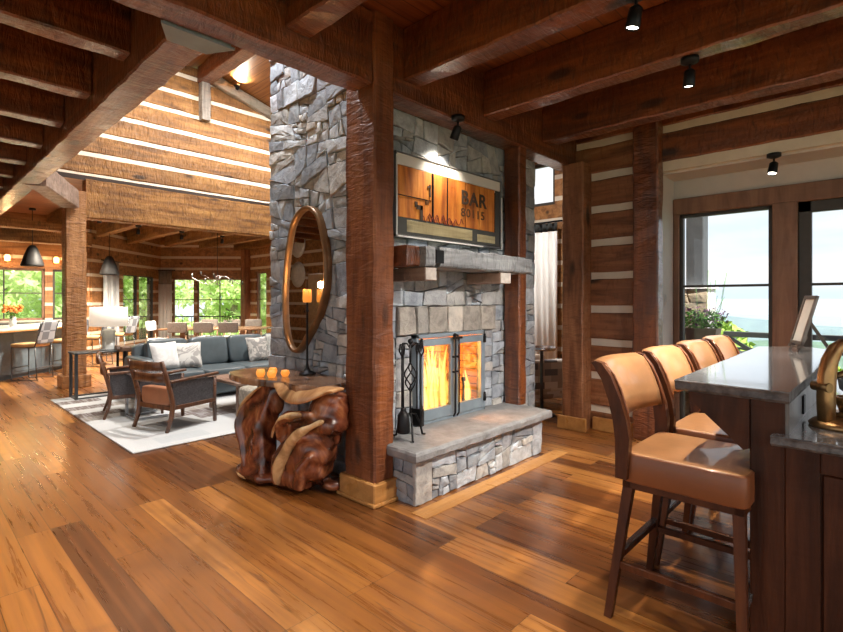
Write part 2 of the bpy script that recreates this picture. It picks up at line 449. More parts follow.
def stone_poly(mb, poly, fr, R, gap=.003, dep=(.014, .036), pal=PAL):
    """fr maps (u, v, depth) to world"""
    n = len(poly); cx = sum(p[0] for p in poly)/n; cy = sum(p[1] for p in poly)/n
    s = sum(poly[i][0]*poly[(i+1) % n][1]-poly[(i+1) % n][0]*poly[i][1] for i in range(n))
    if s < 0: poly = poly[::-1]
    ring = []
    for i in range(n):
        a = poly[i]; b = poly[(i+1) % n]; L = math.hypot(b[0]-a[0], b[1]-a[1])
        if L < .012: continue
        k = max(1, int(L/.06))
        for j in range(k):
            q = j/k; g = .004 if j else .006
            ring.append((a[0]+(b[0]-a[0])*q+R.uniform(-g, g), a[1]+(b[1]-a[1])*q+R.uniform(-g, g), j == 0))
    if len(ring) < 3: return
    def inset(d):
        o = []
        for x, y, corner in ring:
            dx, dy = cx-x, cy-y; L = math.hypot(dx, dy) or 1
            dd = min(d*(1.7 if corner else 1), L*.6); o.append((x+dx/L*dd, y+dy/L*dd))
        return o
    D = R.uniform(*dep); c = R.choice(pal); f = R.uniform(.78, 1.18); c = tuple(min(1, q*f) for q in c)
    r0 = inset(gap); r1 = inset(gap+.001); r2 = inset(gap+.007); m = len(ring)
    tx, ty = R.uniform(-.05, .05), R.uniform(-.05, .05)
    vs = [fr(x, y, 0) for x, y in r0] + [fr(x, y, D*.8) for x, y in r1] + [fr(x, y, D+tx*(x-cx)+ty*(y-cy)+R.uniform(-.003, .003)) for x, y in r2] + [fr(cx, cy, D+R.uniform(.001, .005))]
    fs = []
    for k in range(m):
        a, b = k, (k+1) % m
        fs += [(a, b, m+b, m+a), (m+a, m+b, 2*m+b, 2*m+a), (2*m+a, 2*m+b, 3*m)]
    mb.add(vs, fs, 0, c)
def stone_field(mb, rects, fr, seed, amin=.008, amax=.075, tilt=9, **k):
    R = random.Random(seed)
    for (u0, v0, u1, v1) in rects:
        out = []; split([(u0, v0), (u1, v0), (u1, v1), (u0, v1)], amin, amax, R, out, tilt)
        for p in out: stone_poly(mb, p, fr, R, **k)
def frY(y): return lambda u, v, d: (u, y-d, v)          # face looking -Y
def frX(x): return lambda u, v, d: (x-d, -u, v)          # face looking -X (u = -Y)
def frXp(x): return lambda u, v, d: (x+d, u, v)          # face looking +X

# ------------------------------------------------------------------ SETTING
mb = MB(); mb.box((-4.2, -4.5, -.12), (7.9, 17.6, 0)); struct(mb.build('floor', FLOOR))
# border board in front of the hearth, flush with the planks
mb = MB(); mb.box((2.36, 2.20, 0), (4.30, 2.335, .004)); struct(mb.build('trim_1', PINE))

def ceiling_boards():
    m = NT('ceiling_boards'); v = m.coords((1, 1, 1), rand=False)
    sx = m.N('SeparateXYZ'); m.L(v, sx.inputs[0])
    fr = m.math('FRACT', m.math('DIVIDE', sx.outputs[1], .14))
    g = m.noise(m.coords((.6, 9, 9), rand=False), 2, 5)
    c = m.ramp(g, [(.3, (.13, .035, .010)), (.7, (.36, .12, .035))])
    c = m.mix(c, (.02, .008, .004), m.ramp(fr, [(0, (1, 1, 1)), (.05, (0, 0, 0)), (.95, (0, 0, 0)), (1, (1, 1, 1))]))
    m.L(c, m.b.inputs['Base Color']); m.set(rough=.45); m.bump(fr, .2, .01); return m.mat
CEIL = ceiling_boards()
def roof_boards():
    m = NT('vault_boards'); v = m.coords((1, 1, 1), rand=False)
    sx = m.N('SeparateXYZ'); m.L(v, sx.inputs[0])
    fr = m.math('FRACT', m.math('DIVIDE', sx.outputs[0], .15))
    g = m.noise(m.coords((9, .6, 9), rand=False), 2, 5)
    c = m.ramp(g, [(.3, (.26, .10, .028)), (.7, (.5, .23, .07))])
    c = m.mix(c, (.05, .02, .008), m.ramp(fr, [(0, (1, 1, 1)), (.05, (0, 0, 0)), (.95, (0, 0, 0)), (1, (1, 1, 1))]))
    m.L(c, m.b.inputs['Base Color']); m.set(rough=.4); return m.mat
VAULT = roof_boards()
mb = MB()
mb.box((-4.2, -4.5, 3.42), (5.9, 2.80, 3.50)); mb.box((-4.2, 2.80, 3.42), (1.16, 9.8, 3.50)); mb.box((-4.2, 9.8, 3.42), (7.9, 17.6, 3.50))
struct(mb.build('ceiling', CEIL))
mb = MB()   # vault over the great room, ridge along Y
def slope(x): return 5.96 - .285*abs(x-4.1)
for a, b in ((1.0, 4.1), (4.1, 7.95)):
    za, zb = slope(a), slope(b)
    mb.add([(a, 2.7, za), (b, 2.7, zb), (b, 10.1, zb), (a, 10.1, za), (a, 2.7, za+.12), (b, 2.7, zb+.12), (b, 10.1, zb+.12), (a, 10.1, za+.12)],
           [(0, 3, 2, 1), (4, 5, 6, 7), (0, 1, 5, 4), (2, 3, 7, 6), (1, 2, 6, 5), (3, 0, 4, 7)])
struct(mb.build('ceiling_vault', VAULT))

def log_wall(name, p0, p1, z0, z1, th, mats, zphase=-.1735, pitch=.364, gap=.078, topf=None, seed=1):
    """stack of hewn logs (slot 0) with recessed chinking (slot 1) between p0 and p1"""
    p0 = Vector((*p0, 0)); p1 = Vector((*p1, 0)); d = (p1-p0).normalized(); L = (p1-p0).length
    mb = MB(); R = Matrix((d, Vector((-d.y, d.x, 0)), Vector((0, 0, 1)))).transposed().to_4x4(); R.translation = p0; mb.M = R
    k = math.floor((z0-zphase)/pitch)
    while True:
        a = zphase + k*pitch + gap; b = zphase + (k+1)*pitch; k += 1
        if a > z1 + pitch: break
        A = max(a, z0); B = min(b, z1)
        if B-A > .04:
            mb.hewn((0, 0, (A+B)/2), (L, 0, (A+B)/2), th, B-A, 0, .16, .004, .014, seed=seed+k)
    mb.box((.02, -th/2+.018, z0), (L-.02, th/2-.018, z1), 1)
    return struct(mb.build(name, mats))

# log wall beside the bar (faces -X) and its header over the window bay
log_wall('wall_log', (5.39, 2.66), (5.39, 1.80), 0, 3.42, .18, [TB, CHINK], seed=3)
log_wall('wall_header', (5.41, 1.735), (5.41, -3.2), 2.72, 3.42, .16, [TR[1], CHINK], seed=40)
mb = MB()
mb.box((5.41, 1.735, 0), (5.90, 1.81, 2.74)); mb.box((5.42, -3.2, 2.70), (5.86, 1.735, 2.74)); mb.box((5.80, -3.2, 2.50), (5.88, 1.735, 2.70))
struct(mb.build('wall_right', WHITE))
mb = MB(); mb.box((5.26, 1.92, 0), (5.30, 2.41, .14), 0, .006); struct(mb.build('baseboard_right', PINE))
mb = MB(); mb.box((5.33, -3.3, 0), (5.9, -3.2, 3.37)); mb.box((5.42, 1.72, 2.74), (5.9, 2.75, 3.4)); struct(mb.build('wall_bay_end', WHITE))

def window_unit(name, p0, d, s0, s1, z0, z1, nv, zm, fw, mat_frame, mat_mull, depth=.07):
    """window in the vertical plane through p0 along d; openings s0..s1"""
    mb = MB(); R = Matrix((Vector((d[0], d[1], 0)), Vector((-d[1], d[0], 0)), Vector((0, 0, 1)))).transposed().to_4x4(); R.translation = (*p0, 0)
    mb.M = R; h = depth/2
    for a, b in (((s0, -h, z0), (s0+fw, h, z1)), ((s1-fw, -h, z0), (s1, h, z1)), ((s0, -h, z0), (s1, h, z0+fw)), ((s0, -h, z1-fw), (s1, h, z1))): mb.box(a, b, 0, .006)
    o = struct(mb.build(name, mat_frame))
    g = MB(); g.M = R; g.box((s0+fw, -.004, z0+fw), (s1-fw, .004, z1-fw)); g.build('pane', GLASS, o)
    if nv or zm:
        q = MB(); q.M = R
        for k in range(nv):
            c = s0+(s1-s0)*(k+1)/(nv+1); q.box((c-.012, -.02, z0+fw), (c+.012, .02, z1-fw))
        for z in zm: q.box((s0+fw, -.018, z-.012), (s1-fw, .018, z+.012))
        q.build('muntin', mat_mull, o)
    return o
# bay windows beyond the bar (plane X = 5.8, running towards -Y)
mb = MB()
mb.box((5.76, 1.675, 0), (5.88, 1.735, 2.50), 0, .008)
mb.box((5.75, -3.2, 2.33), (5.89, 1.735, 2.50), 0, .008)
mb.box((5.74, .655, 0), (5.90, .85, 2.34), 0, .008)
mb.box((5.74, -.75, 0), (5.90, -.56, 2.34), 0, .008); mb.box((5.74, -2.2, 0), (5.90, -2.0, 2.34), 0, .008)
struct(mb.build('trim_2', TBEIGE))
window_unit('window_1', (5.82, 0), (0, 1), .85, 1.675, .12, 2.33, 0, [1.565], .035, DARKF, DARKF)
window_unit('door_1', (5.82, 0), (0, 1), -.56, .655, .02, 2.33, 0, [1.565], .10, DARKF, DARKF)
window_unit('window_2', (5.82, 0), (0, 1), -2.0, -.75, .12, 2.33, 0, [1.565], .05, DARKF, DARKF)
window_unit('window_3', (5.82, 0), (0, 1), -3.15, -2.2, .12, 2.33, 0, [1.565], .05, DARKF, DARKF)
# light switch
mb = MB(); mb.box((5.50, 1.727, 1.36), (5.58, 1.735, 1.48), 0, .003); sw = mb.build('light_switch', WHITE)
tag(sw, 'small white light switch on the pale wall beside the bay window', 'light switch')
mb = MB(); mb.box((5.528, 1.722, 1.39), (5.552, 1.728, 1.45), 0, .002); mb.build('rocker', WHITE, sw)

# far wall of the great room (faces -Y), gable top
log_wall('wall_far', (1.3, 9.9), (7.75, 9.9), 3.44, 5.9, .2, [TG[0], CHINK], seed=80)
# windows wall at the far right of the great room (X = 7.65)
def wall_open(name, p0, p1, z0, z1, th, ops, mat):
    p0 = Vector((*p0, 0)); p1 = Vector((*p1, 0)); d = (p1-p0).normalized(); L = (p1-p0).length
    mb = MB(); R = Matrix((d, Vector((-d.y, d.x, 0)), Vector((0, 0, 1)))).transposed().to_4x4(); R.translation = p0; mb.M = R
    ss = sorted({0, L, *[o[0] for o in ops], *[o[1] for o in ops]})
    for a, b in zip(ss, ss[1:]):
        c = (a+b)/2; hs = sorted([(o[2], o[3]) for o in ops if o[0] < c < o[1]])
        z = z0
        for u, v in hs:
            if u > z: mb.box((a, -th/2, z), (b, th/2, u))
            z = v
        if z < z1: mb.box((a, -th/2, z), (b, th/2, z1))
    return struct(mb.build(name, mat)), d, p0
# origin at (7.65, 2.75), running +Y
ops = [(1.62, 2.95, .1, 2.75), (3.3, 5.0, .1, 2.75), (5.3, 6.6, .1, 2.75), (1.45, 2.45, 3.05, 3.8), (2.7, 3.9, 3.05, 4.4), (4.1, 5.3, 3.05, 4.4), (5.5, 6.7, 3.05, 4.4), (8.0, 9.6, .2, 2.25), (11.05, 11.7, .2, 2.3)]
wall_open('wall_east', (7.8, 2.75), (7.8, 15.12), 0, 4.95, .16, ops, TBAND)
n = 4
for o in ops:
    window_unit('window_%d' % n, (7.8, 2.75), (0, 1), o[0], o[1], o[2], o[3], 1 if o[3]-o[2] > 2 and o[1]-o[0] > 1.3 else 0, [1.45] if o[2] < 1 else [], .06, DARKF if n == 7 else TBEIGE, DARKF); n += 1
wall_open('wall_south_wing', (5.48, 2.72), (7.8, 2.72), 0, 5.2, .14, [], TBAND)
wall_open('wall_clerestory', (1.12, 2.84), (1.12, 9.9), 3.48, 5.05, .06, [], TBAND)
wall_open('wall_upper_near', (1.1, 2.74), (7.6, 2.74), 3.48, 4.9, .1, [], TBAND)
# bay of the dining room: two faces at 45 degrees, and the kitchen wall
q = 1/math.sqrt(2)
ops = [(1.38, 2.14, .25, 2.13), (2.19, 3.06, .25, 2.13)]
wall_open('wall_bay_left', (3.32, 14.6), (5.82, 17.1), 0, 3.42, .14, ops, TBAND)
for o in ops: window_unit('window_%d' % n, (3.32, 14.6), (q, q), *o, 0, [1.43], .022, DARKF, DARKF); n += 1
ops = [(.45, 1.13, .25, 2.10), (1.22, 2.62, .25, 2.10)]
wall_open('wall_bay_back', (5.82, 17.1), (7.83, 15.09), 0, 3.42, .14, ops, TBAND)
for i, o in enumerate(ops): window_unit('window_%d' % n, (5.82, 17.1), (q, -q), *o, i*1, [1.43], .035, TBEIGE, DARKF); n += 1
ops = [(3.4, 5.62, .95, 2.15), (5.77, 6.2, .95, 2.15)]
wall_open('wall_kitchen', (-3.2, 14.6), (3.32, 14.6), 0, 3.42, .14, ops, TBAND)
for i, o in enumerate(ops[:1]): window_unit('window_%d' % n, (-3.2, 14.6), (1, 0), *o, 2, [1.58], .05, TBEIGE, DARKF); n += 1
window_unit('window_%d' % n, (-3.2, 14.6), (1, 0), 5.77, 6.2, .95, 2.15, 0, [1.58], .05, DARKF, DARKF)
wall_open('wall_left', (-3.2, 6.2), (-3.2, 14.6), 0, 3.42, .16, [(4.9, 5.9, 0, 2.15)], TBAND)

# ------------------------------------------------------------------ POSTS AND BEAMS
def beam(name, a, b, w_, h, mat, label, cat, group=None, seed=0, up=(0, 0, 1), ch=.012):
    m = MB(); m.hewn(a, b, w_, h, 0, .12, .005, ch, up, seed); return tag(m.build(name, mat), label, cat, group)
tp = thing('timber_post', 'tall reddish timber post in front of the chimney, standing on a pine plinth', 'post', (2.365, 2.765, 0))
m2 = MB(); m2.hewn((0, 0, 0), (0, 0, 3.42), .33, .19, 0, .12, .005, .014, (1, 0, 0), 5)
m2.build('shaft', TP, tp)
m = MB(); m.box((-.125, -.195, 0), (.125, .195, .155), 0, .008); m.box((-.14, -.21, 0), (.14, .21, .025), 0, .006); m.build('plinth', PINE, tp)
m = MB(); m.hewn((4.225, 2.73, .40), (4.225, 2.73, 2.92), .18, .13, 0, .12, .005, .014, (1, 0, 0), 6)
tag(m.build('timber_post', TR[2]), 'reddish timber post rising from the right end of the stone hearth', 'post')
tp = thing('timber_post', 'honey brown square post standing at the edge of the great room beside the kitchen', 'post', (2.02, 9.78, 0))
m = MB(); m.hewn((0, 0, 0), (0, 0, 3.2), .28, .29, 0, .15, .005, .015, (1, 0, 0), 7); m.build('shaft', TPL, tp)
m = MB(); m.box((-.2, -.19, 0), (.2, .19, .2), 0, .01); m.build('plinth', TPL, tp)
m = MB(); m.hewn((5.22, 2.57, 0), (5.22, 2.57, 2.92), .25, .22, 0, .12, .005, .014, (1, 0, 0), 8); m.box((5.08, 2.405, 0), (5.12, 2.735, .14), 1, .005)
tag(m.build('timber_post', [TBP, PINE]), 'dark brown corner post at the left end of the chinked log wall', 'post')
m = MB(); m.hewn((5.28, 1.83, 0), (5.28, 1.83, 3.42), .25, .16, 0, .12, .005, .014, (1, 0, 0), 9)
tag(m.build('timber_post', TR[2]), 'dark reddish post between the chinked log wall and the white bay wall', 'post')

def beamY(x0, x1, y0, y1, z0, z1): return ((x0+x1)/2, y0, (z0+z1)/2), ((x0+x1)/2, y1, (z0+z1)/2), x1-x0, z1-z0
def beamX(y0, y1, x0, x1, z0, z1): return (x0, (y0+y1)/2, (z0+z1)/2), (x1, (y0+y1)/2, (z0+z1)/2), y1-y0, z1-z0
a = beamX(2.62, 2.83, -3.2, 2.265, 2.91, 3.42)
beam('main_beam', *a, TR[0], 'heavy reddish main beam crossing the upper left, running into the nearest post', 'beam', seed=20)
a = beamX(2.62, 2.83, 2.465, 5.33, 2.91, 3.42)
beam('main_beam', *a, TR[0], 'heavy reddish beam over the framed bar sign above the fireplace', 'beam', seed=21)
for i, (x, wd) in enumerate(((2.57, .18), (3.55, .17), (4.56, .17), (1.59, .17), (.60, .17), (-.4, .17), (-1.4, .17))):
    a = beamY(x, x+wd, -4.4, 2.615, 3.03, 3.42)
    beam('ceiling_joist', *a, TR[1], ['reddish ceiling joist nearest the tall post, over the hearth', 'reddish ceiling joist second from the tall post, carrying two spotlights', 'reddish ceiling joist third from the tall post, closest to the log wall'][i] if i < 3 else 'reddish ceiling joist overhead on the near side of the room', 'joist', 'joists over the bar side', 30+i)
beam('long_beam', *beamY(1.06, 1.285, 2.84, 14.4, 2.91, 3.42), TR[1], 'long hewn beam receding along the left side of the great room ceiling', 'beam', seed=50)
m = MB(); m.prism([(.97, 2.83), (1.38, 2.83), (1.285, 3.0), (1.06, 3.0)], 2.895, 2.909); m.box((.99, 2.835, 2.90), (1.36, 2.85, 3.3))
tag(m.build('steel_bracket', STEEL), 'blue-grey steel plate where the long beam meets the main beam', 'bracket')
for i in range(11):
    y = 3.62 + .94*i
    if i == 0: lab = 'dark ceiling joist left of the long beam, nearest the main beam'
    else: lab = 'dark ceiling joist left of the long beam, number %s from the main beam' % ['', 'two', 'three', 'four', 'five', 'six', 'seven', 'eight', 'nine', 'ten', 'eleven'][i]
    beam('ceiling_joist', *beamX(y, y+.17, -3.1, 1.055, 3.03, 3.42), TR[0], lab, 'joist', 'joists left of the long beam', 60+i)
# diagonal stub tying the long beam to the great room post
m = MB(); m.hewn((1.24, 8.05, 3.05), (1.93, 9.62, 3.05), .24, .3, 0, .12, .004, .012, seed=77)
tag(m.build('diagonal_tie', timber('grey_hewn', (.12, .09, .08), (.27, .2, .17), (.42, .34, .3), 1)), 'short diagonal hewn timber joining the long beam to the great room post', 'beam')
beam('header_beam', *beamX(9.72, 9.96, 2.17, 7.55, 2.78, 3.43), TG[0], 'deep honey brown hewn header beam across the far side of the great room', 'beam', seed=90, ch=.02)
for i in range(6):
    x = 2.45 + 1.0*i
    beam('ceiling_joist', *beamY(x, x+.17, 9.97, 14.5 if i < 2 else 15.6, 3.0, 3.42), TG[1], 'honey brown joist over the dining room, %s from the kitchen side' % ['first', 'second', 'third', 'fourth', 'fifth', 'sixth'][i], 'joist', 'joists over the dining room', 100+i)
beam('ceiling_joist', *beamX(12.6, 12.8, -3.0, 2.4, 2.85, 3.02), TG[0], 'honey brown cross timber under the kitchen joists, nearer', 'joist', seed=110)
beam('ceiling_joist', *beamX(13.8, 14.0, -3.0, 3.2, 2.7, 3.02), TG[0], 'honey brown cross timber along the kitchen wall', 'joist', seed=111)
# truss parts against the far gable
beam('roof_purlin', *beamY(4.0, 4.25, 2.9, 9.75, 5.62, 5.92), TR[1], 'ridge timber running under the vaulted ceiling', 'beam', seed=120)
beam('king_post', (4.13, 9.72, 4.9), (4.13, 9.72, 5.75), .17, .17, timber('grey_post', (.1, .09, .08), (.24, .22, .2), (.36, .34, .3), 2), 'short grey king post against the upper log wall', 'post', seed=121)
m = MB(); m.hewn((4.2, 9.74, 5.80), (7.5, 9.74, 4.88), .12, .2, 0, .15, .004, .012, seed=122)
tag(m.build('gable_plate', timber('grey_plate', (.12, .1, .08), (.28, .25, .2), (.4, .36, .3), 0)), 'grey sloping timber plate along the top of the far log wall', 'beam')

# ------------------------------------------------------------------ FIREPLACE
fp = thing('stone_fireplace', 'tall grey stone chimney and fireplace with a raised hearth and glass doors', 'fireplace', (3.6, 2.83, 0))
def child(mb, name, mats, par): # world-coordinate mesh under an Empty whose rotation is zero
    o = mb.build(name, mats, par); l = par.location if par.parent is None else par.location + par.parent.location
    o.data.transform(Matrix.Translation(-Vector(l))); return o
m = MB()
m.box((2.5, 2.86, 0), (2.9, 4.33, 5.38), 0); m.box((3.77, 2.86, 0), (4.75, 4.33, 5.38), 0); m.box((2.9, 2.86, 1.13), (3.77, 4.33, 5.38), 0); m.box((2.9, 3.45, 0), (3.77, 4.33, 1.13), 0)
child(m, 'chimney_core', MORTAR, fp)
m = MB()
stone_field(m, [(-4.36, 0, -2.83, .9), (-4.36, .9, -2.83, 2.0), (-4.36, 2.0, -2.83, 3.2), (-4.36, 3.2, -2.83, 4.4), (-4.36, 4.4, -2.83, 5.38)], frX(2.5), 5, .005, .10, 11)
stone_field(m, [(2.47, 1.37, 4.78, 2.12), (2.47, 2.12, 4.78, 2.92)], frY(2.86), 8, .006, .09, 11)
stone_field(m, [(2.47, .1, 2.70, 1.37), (3.99, .0, 4.78, 1.37)], frY(2.86), 9, .012, .05)
stone_field(m, [(2.70, .40, 2.885, 1.13), (3.785, .40, 3.99, 1.13)], frY(2.86), 10, .015, .05, 4)
stone_field(m, [(2.83, 0, 4.36, 1.5), (2.83, 1.5, 4.36, 2.92)], frXp(4.75), 12, .015, .09)
child(m, 'stonework', STONE, fp)
m = MB(); R = random.Random(4); x = 2.70
for wd in (.2, .15, .23, .2, .27, .24):
    stone_poly(m, [(x, 1.135), (x+wd, 1.135), (x+wd+R.uniform(-.005, .005), 1.37), (x, 1.37)], frY(2.86), R, .004, (.055, .07), [(.42, .38, .33), (.40, .38, .35), (.45, .41, .36)]); x += wd
child(m, 'lintel', STONE, fp)
m = MB(); m.box((2.475, 2.40, 0), (4.11, 2.83, .33), 0); child(m, 'hearth_core', MORTAR, fp)
m = MB()
stone_field(m, [(2.44, 0, 2.62, .325), (3.97, 0, 4.13, .325)], frY(2.40), 21, .03, .09, 3, dep=(.02, .03))
stone_field(m, [(2.62, 0, 3.97, .325)], frY(2.40), 27, .004, .06, 10, dep=(.010, .028))
stone_field(m, [(-2.83, 0, -2.385, .325)], frX(2.475), 23, .012, .06, 8, dep=(.012, .03))
stone_field(m, [(2.385, 0, 2.83, .325)], frXp(4.11), 24, .012, .06, 8, dep=(.012, .03))
child(m, 'hearth_base', STONE, fp)
# rough edged slab
m = MB(); R = random.Random(3)
pts = []
def edge(a, b, k):
    for i in range(k): q = i/k; pts.append((a[0]+(b[0]-a[0])*q+R.uniform(-.006, .006), a[1]+(b[1]-a[1])*q+R.uniform(-.006, .006)))
edge((2.385, 2.31), (4.20, 2.31), 26); edge((4.20, 2.31), (4.20, 2.85), 8); edge((4.20, 2.85), (2.465, 2.85), 4); edge((2.465, 2.85), (2.465, 2.6), 2); edge((2.385, 2.6), (2.385, 2.31), 5)
n_ = len(pts); cx_, cy_ = 3.3, 2.58
def ins(p, d): return (p[0]+(d if p[0] < cx_ else -d)*(1 if abs(p[0]-cx_) > .85 else 0), p[1]+(d if p[1] < cy_ else 0))
vs = []
for z, d in ((.322, .012), (.335, 0), (.375, -.004), (.392, .004), (.40, .016)):
    vs += [(*ins(p, d + R.uniform(-.004, .004)), z) for p in pts]
fs = [tuple(range(n_))[::-1], tuple(range(4*n_, 5*n_))]
for k in range(4): fs += [(k*n_+i, k*n_+(i+1) % n_, (k+1)*n_+(i+1) % n_, (k+1)*n_+i) for i in range(n_)]
m.add(vs, fs); child(m, 'hearth_slab', SLATE, fp)
# firebox
BRICK = NT('firebrick'); v = BRICK.coords((1, 1, 1), rand=False)
bk = BRICK.N('TexBrick'); bk.inputs['Scale'].default_value = 1
for k, x in (('Brick Width', .22), ('Row Height', .07), ('Mortar Size', .006)): bk.inputs[k].default_value = x
mp_ = BRICK.N('Mapping'); mp_.inputs['Rotation'].default_value = (PI/2, 0, 0); BRICK.L(v, mp_.inputs['Vector']); BRICK.L(mp_.outputs[0], bk.inputs['Vector'])
bk.inputs['Color1'].default_value = (.50, .22, .08, 1); bk.inputs['Color2'].default_value = (.62, .32, .13, 1); bk.inputs['Mortar'].default_value = (.2, .12, .07, 1)
BRICK.L(bk.outputs['Color'], BRICK.b.inputs['Base Color']); BRICK.set(rough=.8); BRICK = BRICK.mat
m = MB(); X0, X1, Y0, Y1, Z0, Z1 = 2.9, 3.77, 2.86, 3.40, .38, 1.13
m.add([(X0, Y0, Z0), (X1, Y0, Z0), (X1-.1, Y1, Z0), (X0+.1, Y1, Z0), (X0, Y0, Z1), (X1, Y0, Z1), (X1-.1, Y1, Z1), (X0+.1, Y1, Z1)], [(0, 1, 2, 3), (4, 7, 6, 5), (3, 2, 6, 7), (0, 3, 7, 4), (1, 5, 6, 2)])
child(m, 'firebox', BRICK, fp)
m = MB(); Yd = 2.79
for a, b in (((2.875, Yd-.01, .40), (2.905, Yd+.06, 1.14)), ((3.765, Yd-.01, .40), (3.795, Yd+.06, 1.14)), ((2.875, Yd-.01, 1.105), (3.795, Yd+.06, 1.14)), ((2.875, Yd-.01, .40), (3.795, Yd+.06, .425))): m.box(a, b, 0, .004)
child(m, 'door_surround', STEEL, fp)
for sgn, x0, x1 in ((0, 2.905, 3.33), (1, 3.34, 3.765)):
    m = MB(); fw = .045
    for a, b in (((x0, Yd-.02, .43), (x0+fw, Yd+.01, 1.10)), ((x1-fw, Yd-.02, .43), (x1, Yd+.01, 1.10)), ((x0+fw, Yd-.02, 1.04), (x1-fw, Yd+.01, 1.10)), ((x0+fw, Yd-.02, .43), (x1-fw, Yd+.01, .52))): m.box(a, b, 0, .003)
    dr = child(m, 'glass_door', STEEL, fp)
    def ch2(mb, name, mat):
        o = mb.build(name, mat, dr); o.data.transform(Matrix.Translation(-Vector(fp.location))); return o
    g = MB(); g.box((x0+fw, Yd-.008, .52), (x1-fw, Yd-.004, 1.04)); ch2(g, 'pane', GLASS)
    hx = x1-.02 if sgn == 0 else x0+.02
    g = MB(); g.tube([(hx, Yd-.03, .42), (hx, Yd-.05, .45), (hx, Yd-.05, 1.08), (hx, Yd-.03, 1.12)], .008, 8)
    for z in (.80, .93): g.tube([(hx, Yd-.05, z), (hx, Yd-.015, z)], .009, 8)
    ch2(g, 'handle', BLACK)
    ex = x0+.005 if sgn == 0 else x1-.005
    for z in (.52, 1.06):
        g = MB(); g.lathe([(0, -.035), (.014, -.03), (.014, .03), (0, .035)], (ex, Yd-.03, z), 10); g.ball((ex, Yd-.03, z+.04), .012, 6); ch2(g, 'hinge', BLACK)
m = MB(); m.box((3.28, Yd-.06, 1.085), (3.40, Yd-.045, 1.105), 0, .003); m.ball((3.30, Yd-.055, 1.12), .018, 6); child(m, 'latch', BLACK, fp)

# grate, logs, flames
gr = MB()
for k in range(5): gr.tube([(3.1+k*.11, 2.98, .50), (3.1+k*.11, 3.0, .445), (3.1+k*.11, 3.28, .445)], .009, 6)
for y in (3.0, 3.24): gr.tube([(3.05, y, .445), (3.6, y, .445)], .009, 6)
for x in (3.08, 3.57):
    for y in (3.02, 3.24): gr.tube([(x, y, .445), (x, y, .382)], .01, 6)
gt = tag(gr.build('fire_grate', BLACK), 'black iron fire grate inside the firebox', 'grate')
for sgn, x in ((0, 3.03), (1, 3.66)):
    g = MB(); g.tube([(x-.04, 2.93, .384), (x-.02, 2.93, .46), (x, 2.93, .50), (x, 2.93, .66)], .011, 8); g.tube([(x+.05, 2.93, .384), (x+.02, 2.93, .46), (x, 2.93, .50)], .011, 8); g.ball((x, 2.93, .68), .024, 8); g.tube([(x, 2.94, .5), (x, 3.2, .45)], .009, 6)
    tag(g.build('andiron', BLACK), 'black iron andiron at the %s of the fire' % ['left', 'right'][sgn], 'andiron')
BARK = plain('charred_log', (.07, .035, .018), .9, var=.5, scale=14, bump=.9, bd=.02)
for i, (a, b, r) in enumerate((((3.12, 3.06, .50), (3.58, 3.1, .50), .045), ((3.15, 3.2, .50), (3.55, 3.16, .505), .048), ((3.18, 3.14, .575), (3.5, 3.1, .60), .04), ((3.14, 3.10, .52), (3.28, 3.22, .86), .034), ((3.55, 3.08, .53), (3.46, 3.24, .88), .034))):
    g = MB(); A = Vector(a); B = Vector(b); rr = random.Random(i)
    g.tube([A.lerp(B, k/6)+Vector((rr.uniform(-.006, .006),)*3) for k in range(7)], [r*rr.uniform(.88, 1.1) for _ in range(7)], 10)
    tag(g.build('firewood_log', BARK), ['charred log lying lowest at the front of the fire', 'charred log lying at the back of the fire', 'charred log laid on top of the other burning logs', 'charred log leaning upright on the left side of the fire', 'charred log leaning upright on the right side of the fire'][i], 'log', 'burning firewood')
FL = NT('flame'); lw = FL.N('LayerWeight'); lw.inputs[0].default_value = .5
FL.n.remove(FL.b); em = FL.N('Emission'); tr = FL.N('BsdfTransparent'); ad = FL.N('MixShader')
FL.L(FL.ramp(lw.outputs['Facing'], [(0, (1, .62, .16)), (.5, (1, .36, .04)), (1, (.9, .12, .01))]), em.inputs[0]); em.inputs[1].default_value = 1.9
FL.L(FL.ramp(lw.outputs['Facing'], [(0, (.1,)*3), (.35, (.35,)*3), (1, (1,)*3)]), ad.inputs[0]); FL.L(em.outputs[0], ad.inputs[1]); FL.L(tr.outputs[0], ad.inputs[2]); FL.L(ad.outputs[0], FL.out.inputs[0])
g = MB(); rr = random.Random(7)
for k in range(34):
    x = rr.uniform(3.0, 3.71); y = rr.uniform(2.89, 3.22); c = 1-abs(x-3.36)/.4
    h = rr.uniform(.20, .32)+.30*c; r = rr.uniform(.022, .05); ph = rr.uniform(0, 6)
    N_ = 9
    g.tube([(x+.03*math.sin(ph+q*4/N_)*q/N_*1.5, y, .44+h*q/N_) for q in range(N_+1)], [max(.001, r*math.sin(PI*min(1, (q/N_)**.6*.98+.02))**.8*(1.05-q/N_*.5)) for q in range(N_+1)], 10, caps=False)
fl = g.build('flames', FL.mat); tag(fl, 'bright orange flames rising over the burning logs', 'fire', kind='stuff')
def light(name, ty, loc, energy, col, size=.1, parent=None, rot=None, spot=None, blend=.6):
    L = bpy.data.lights.new(name, ty); L.energy = energy; L.color = col
    if ty in ('POINT', 'SPOT'): L.shadow_soft_size = size
    if ty == 'AREA': L.size = size
    if spot: L.spot_size = math.radians(spot); L.spot_blend = blend
    o = bpy.data.objects.new(name, L); COL.objects.link(o); o.location = loc
    if rot: o.rotation_euler = rot
    if parent is not None: o.parent = parent
    return o
light('fire_glow', 'POINT', (3.33, 3.02, .70), 42, (1, .34, .07), .12)
light('fire_glow', 'POINT', (3.33, 3.1, .95), 16, (1, .34, .07), .08)

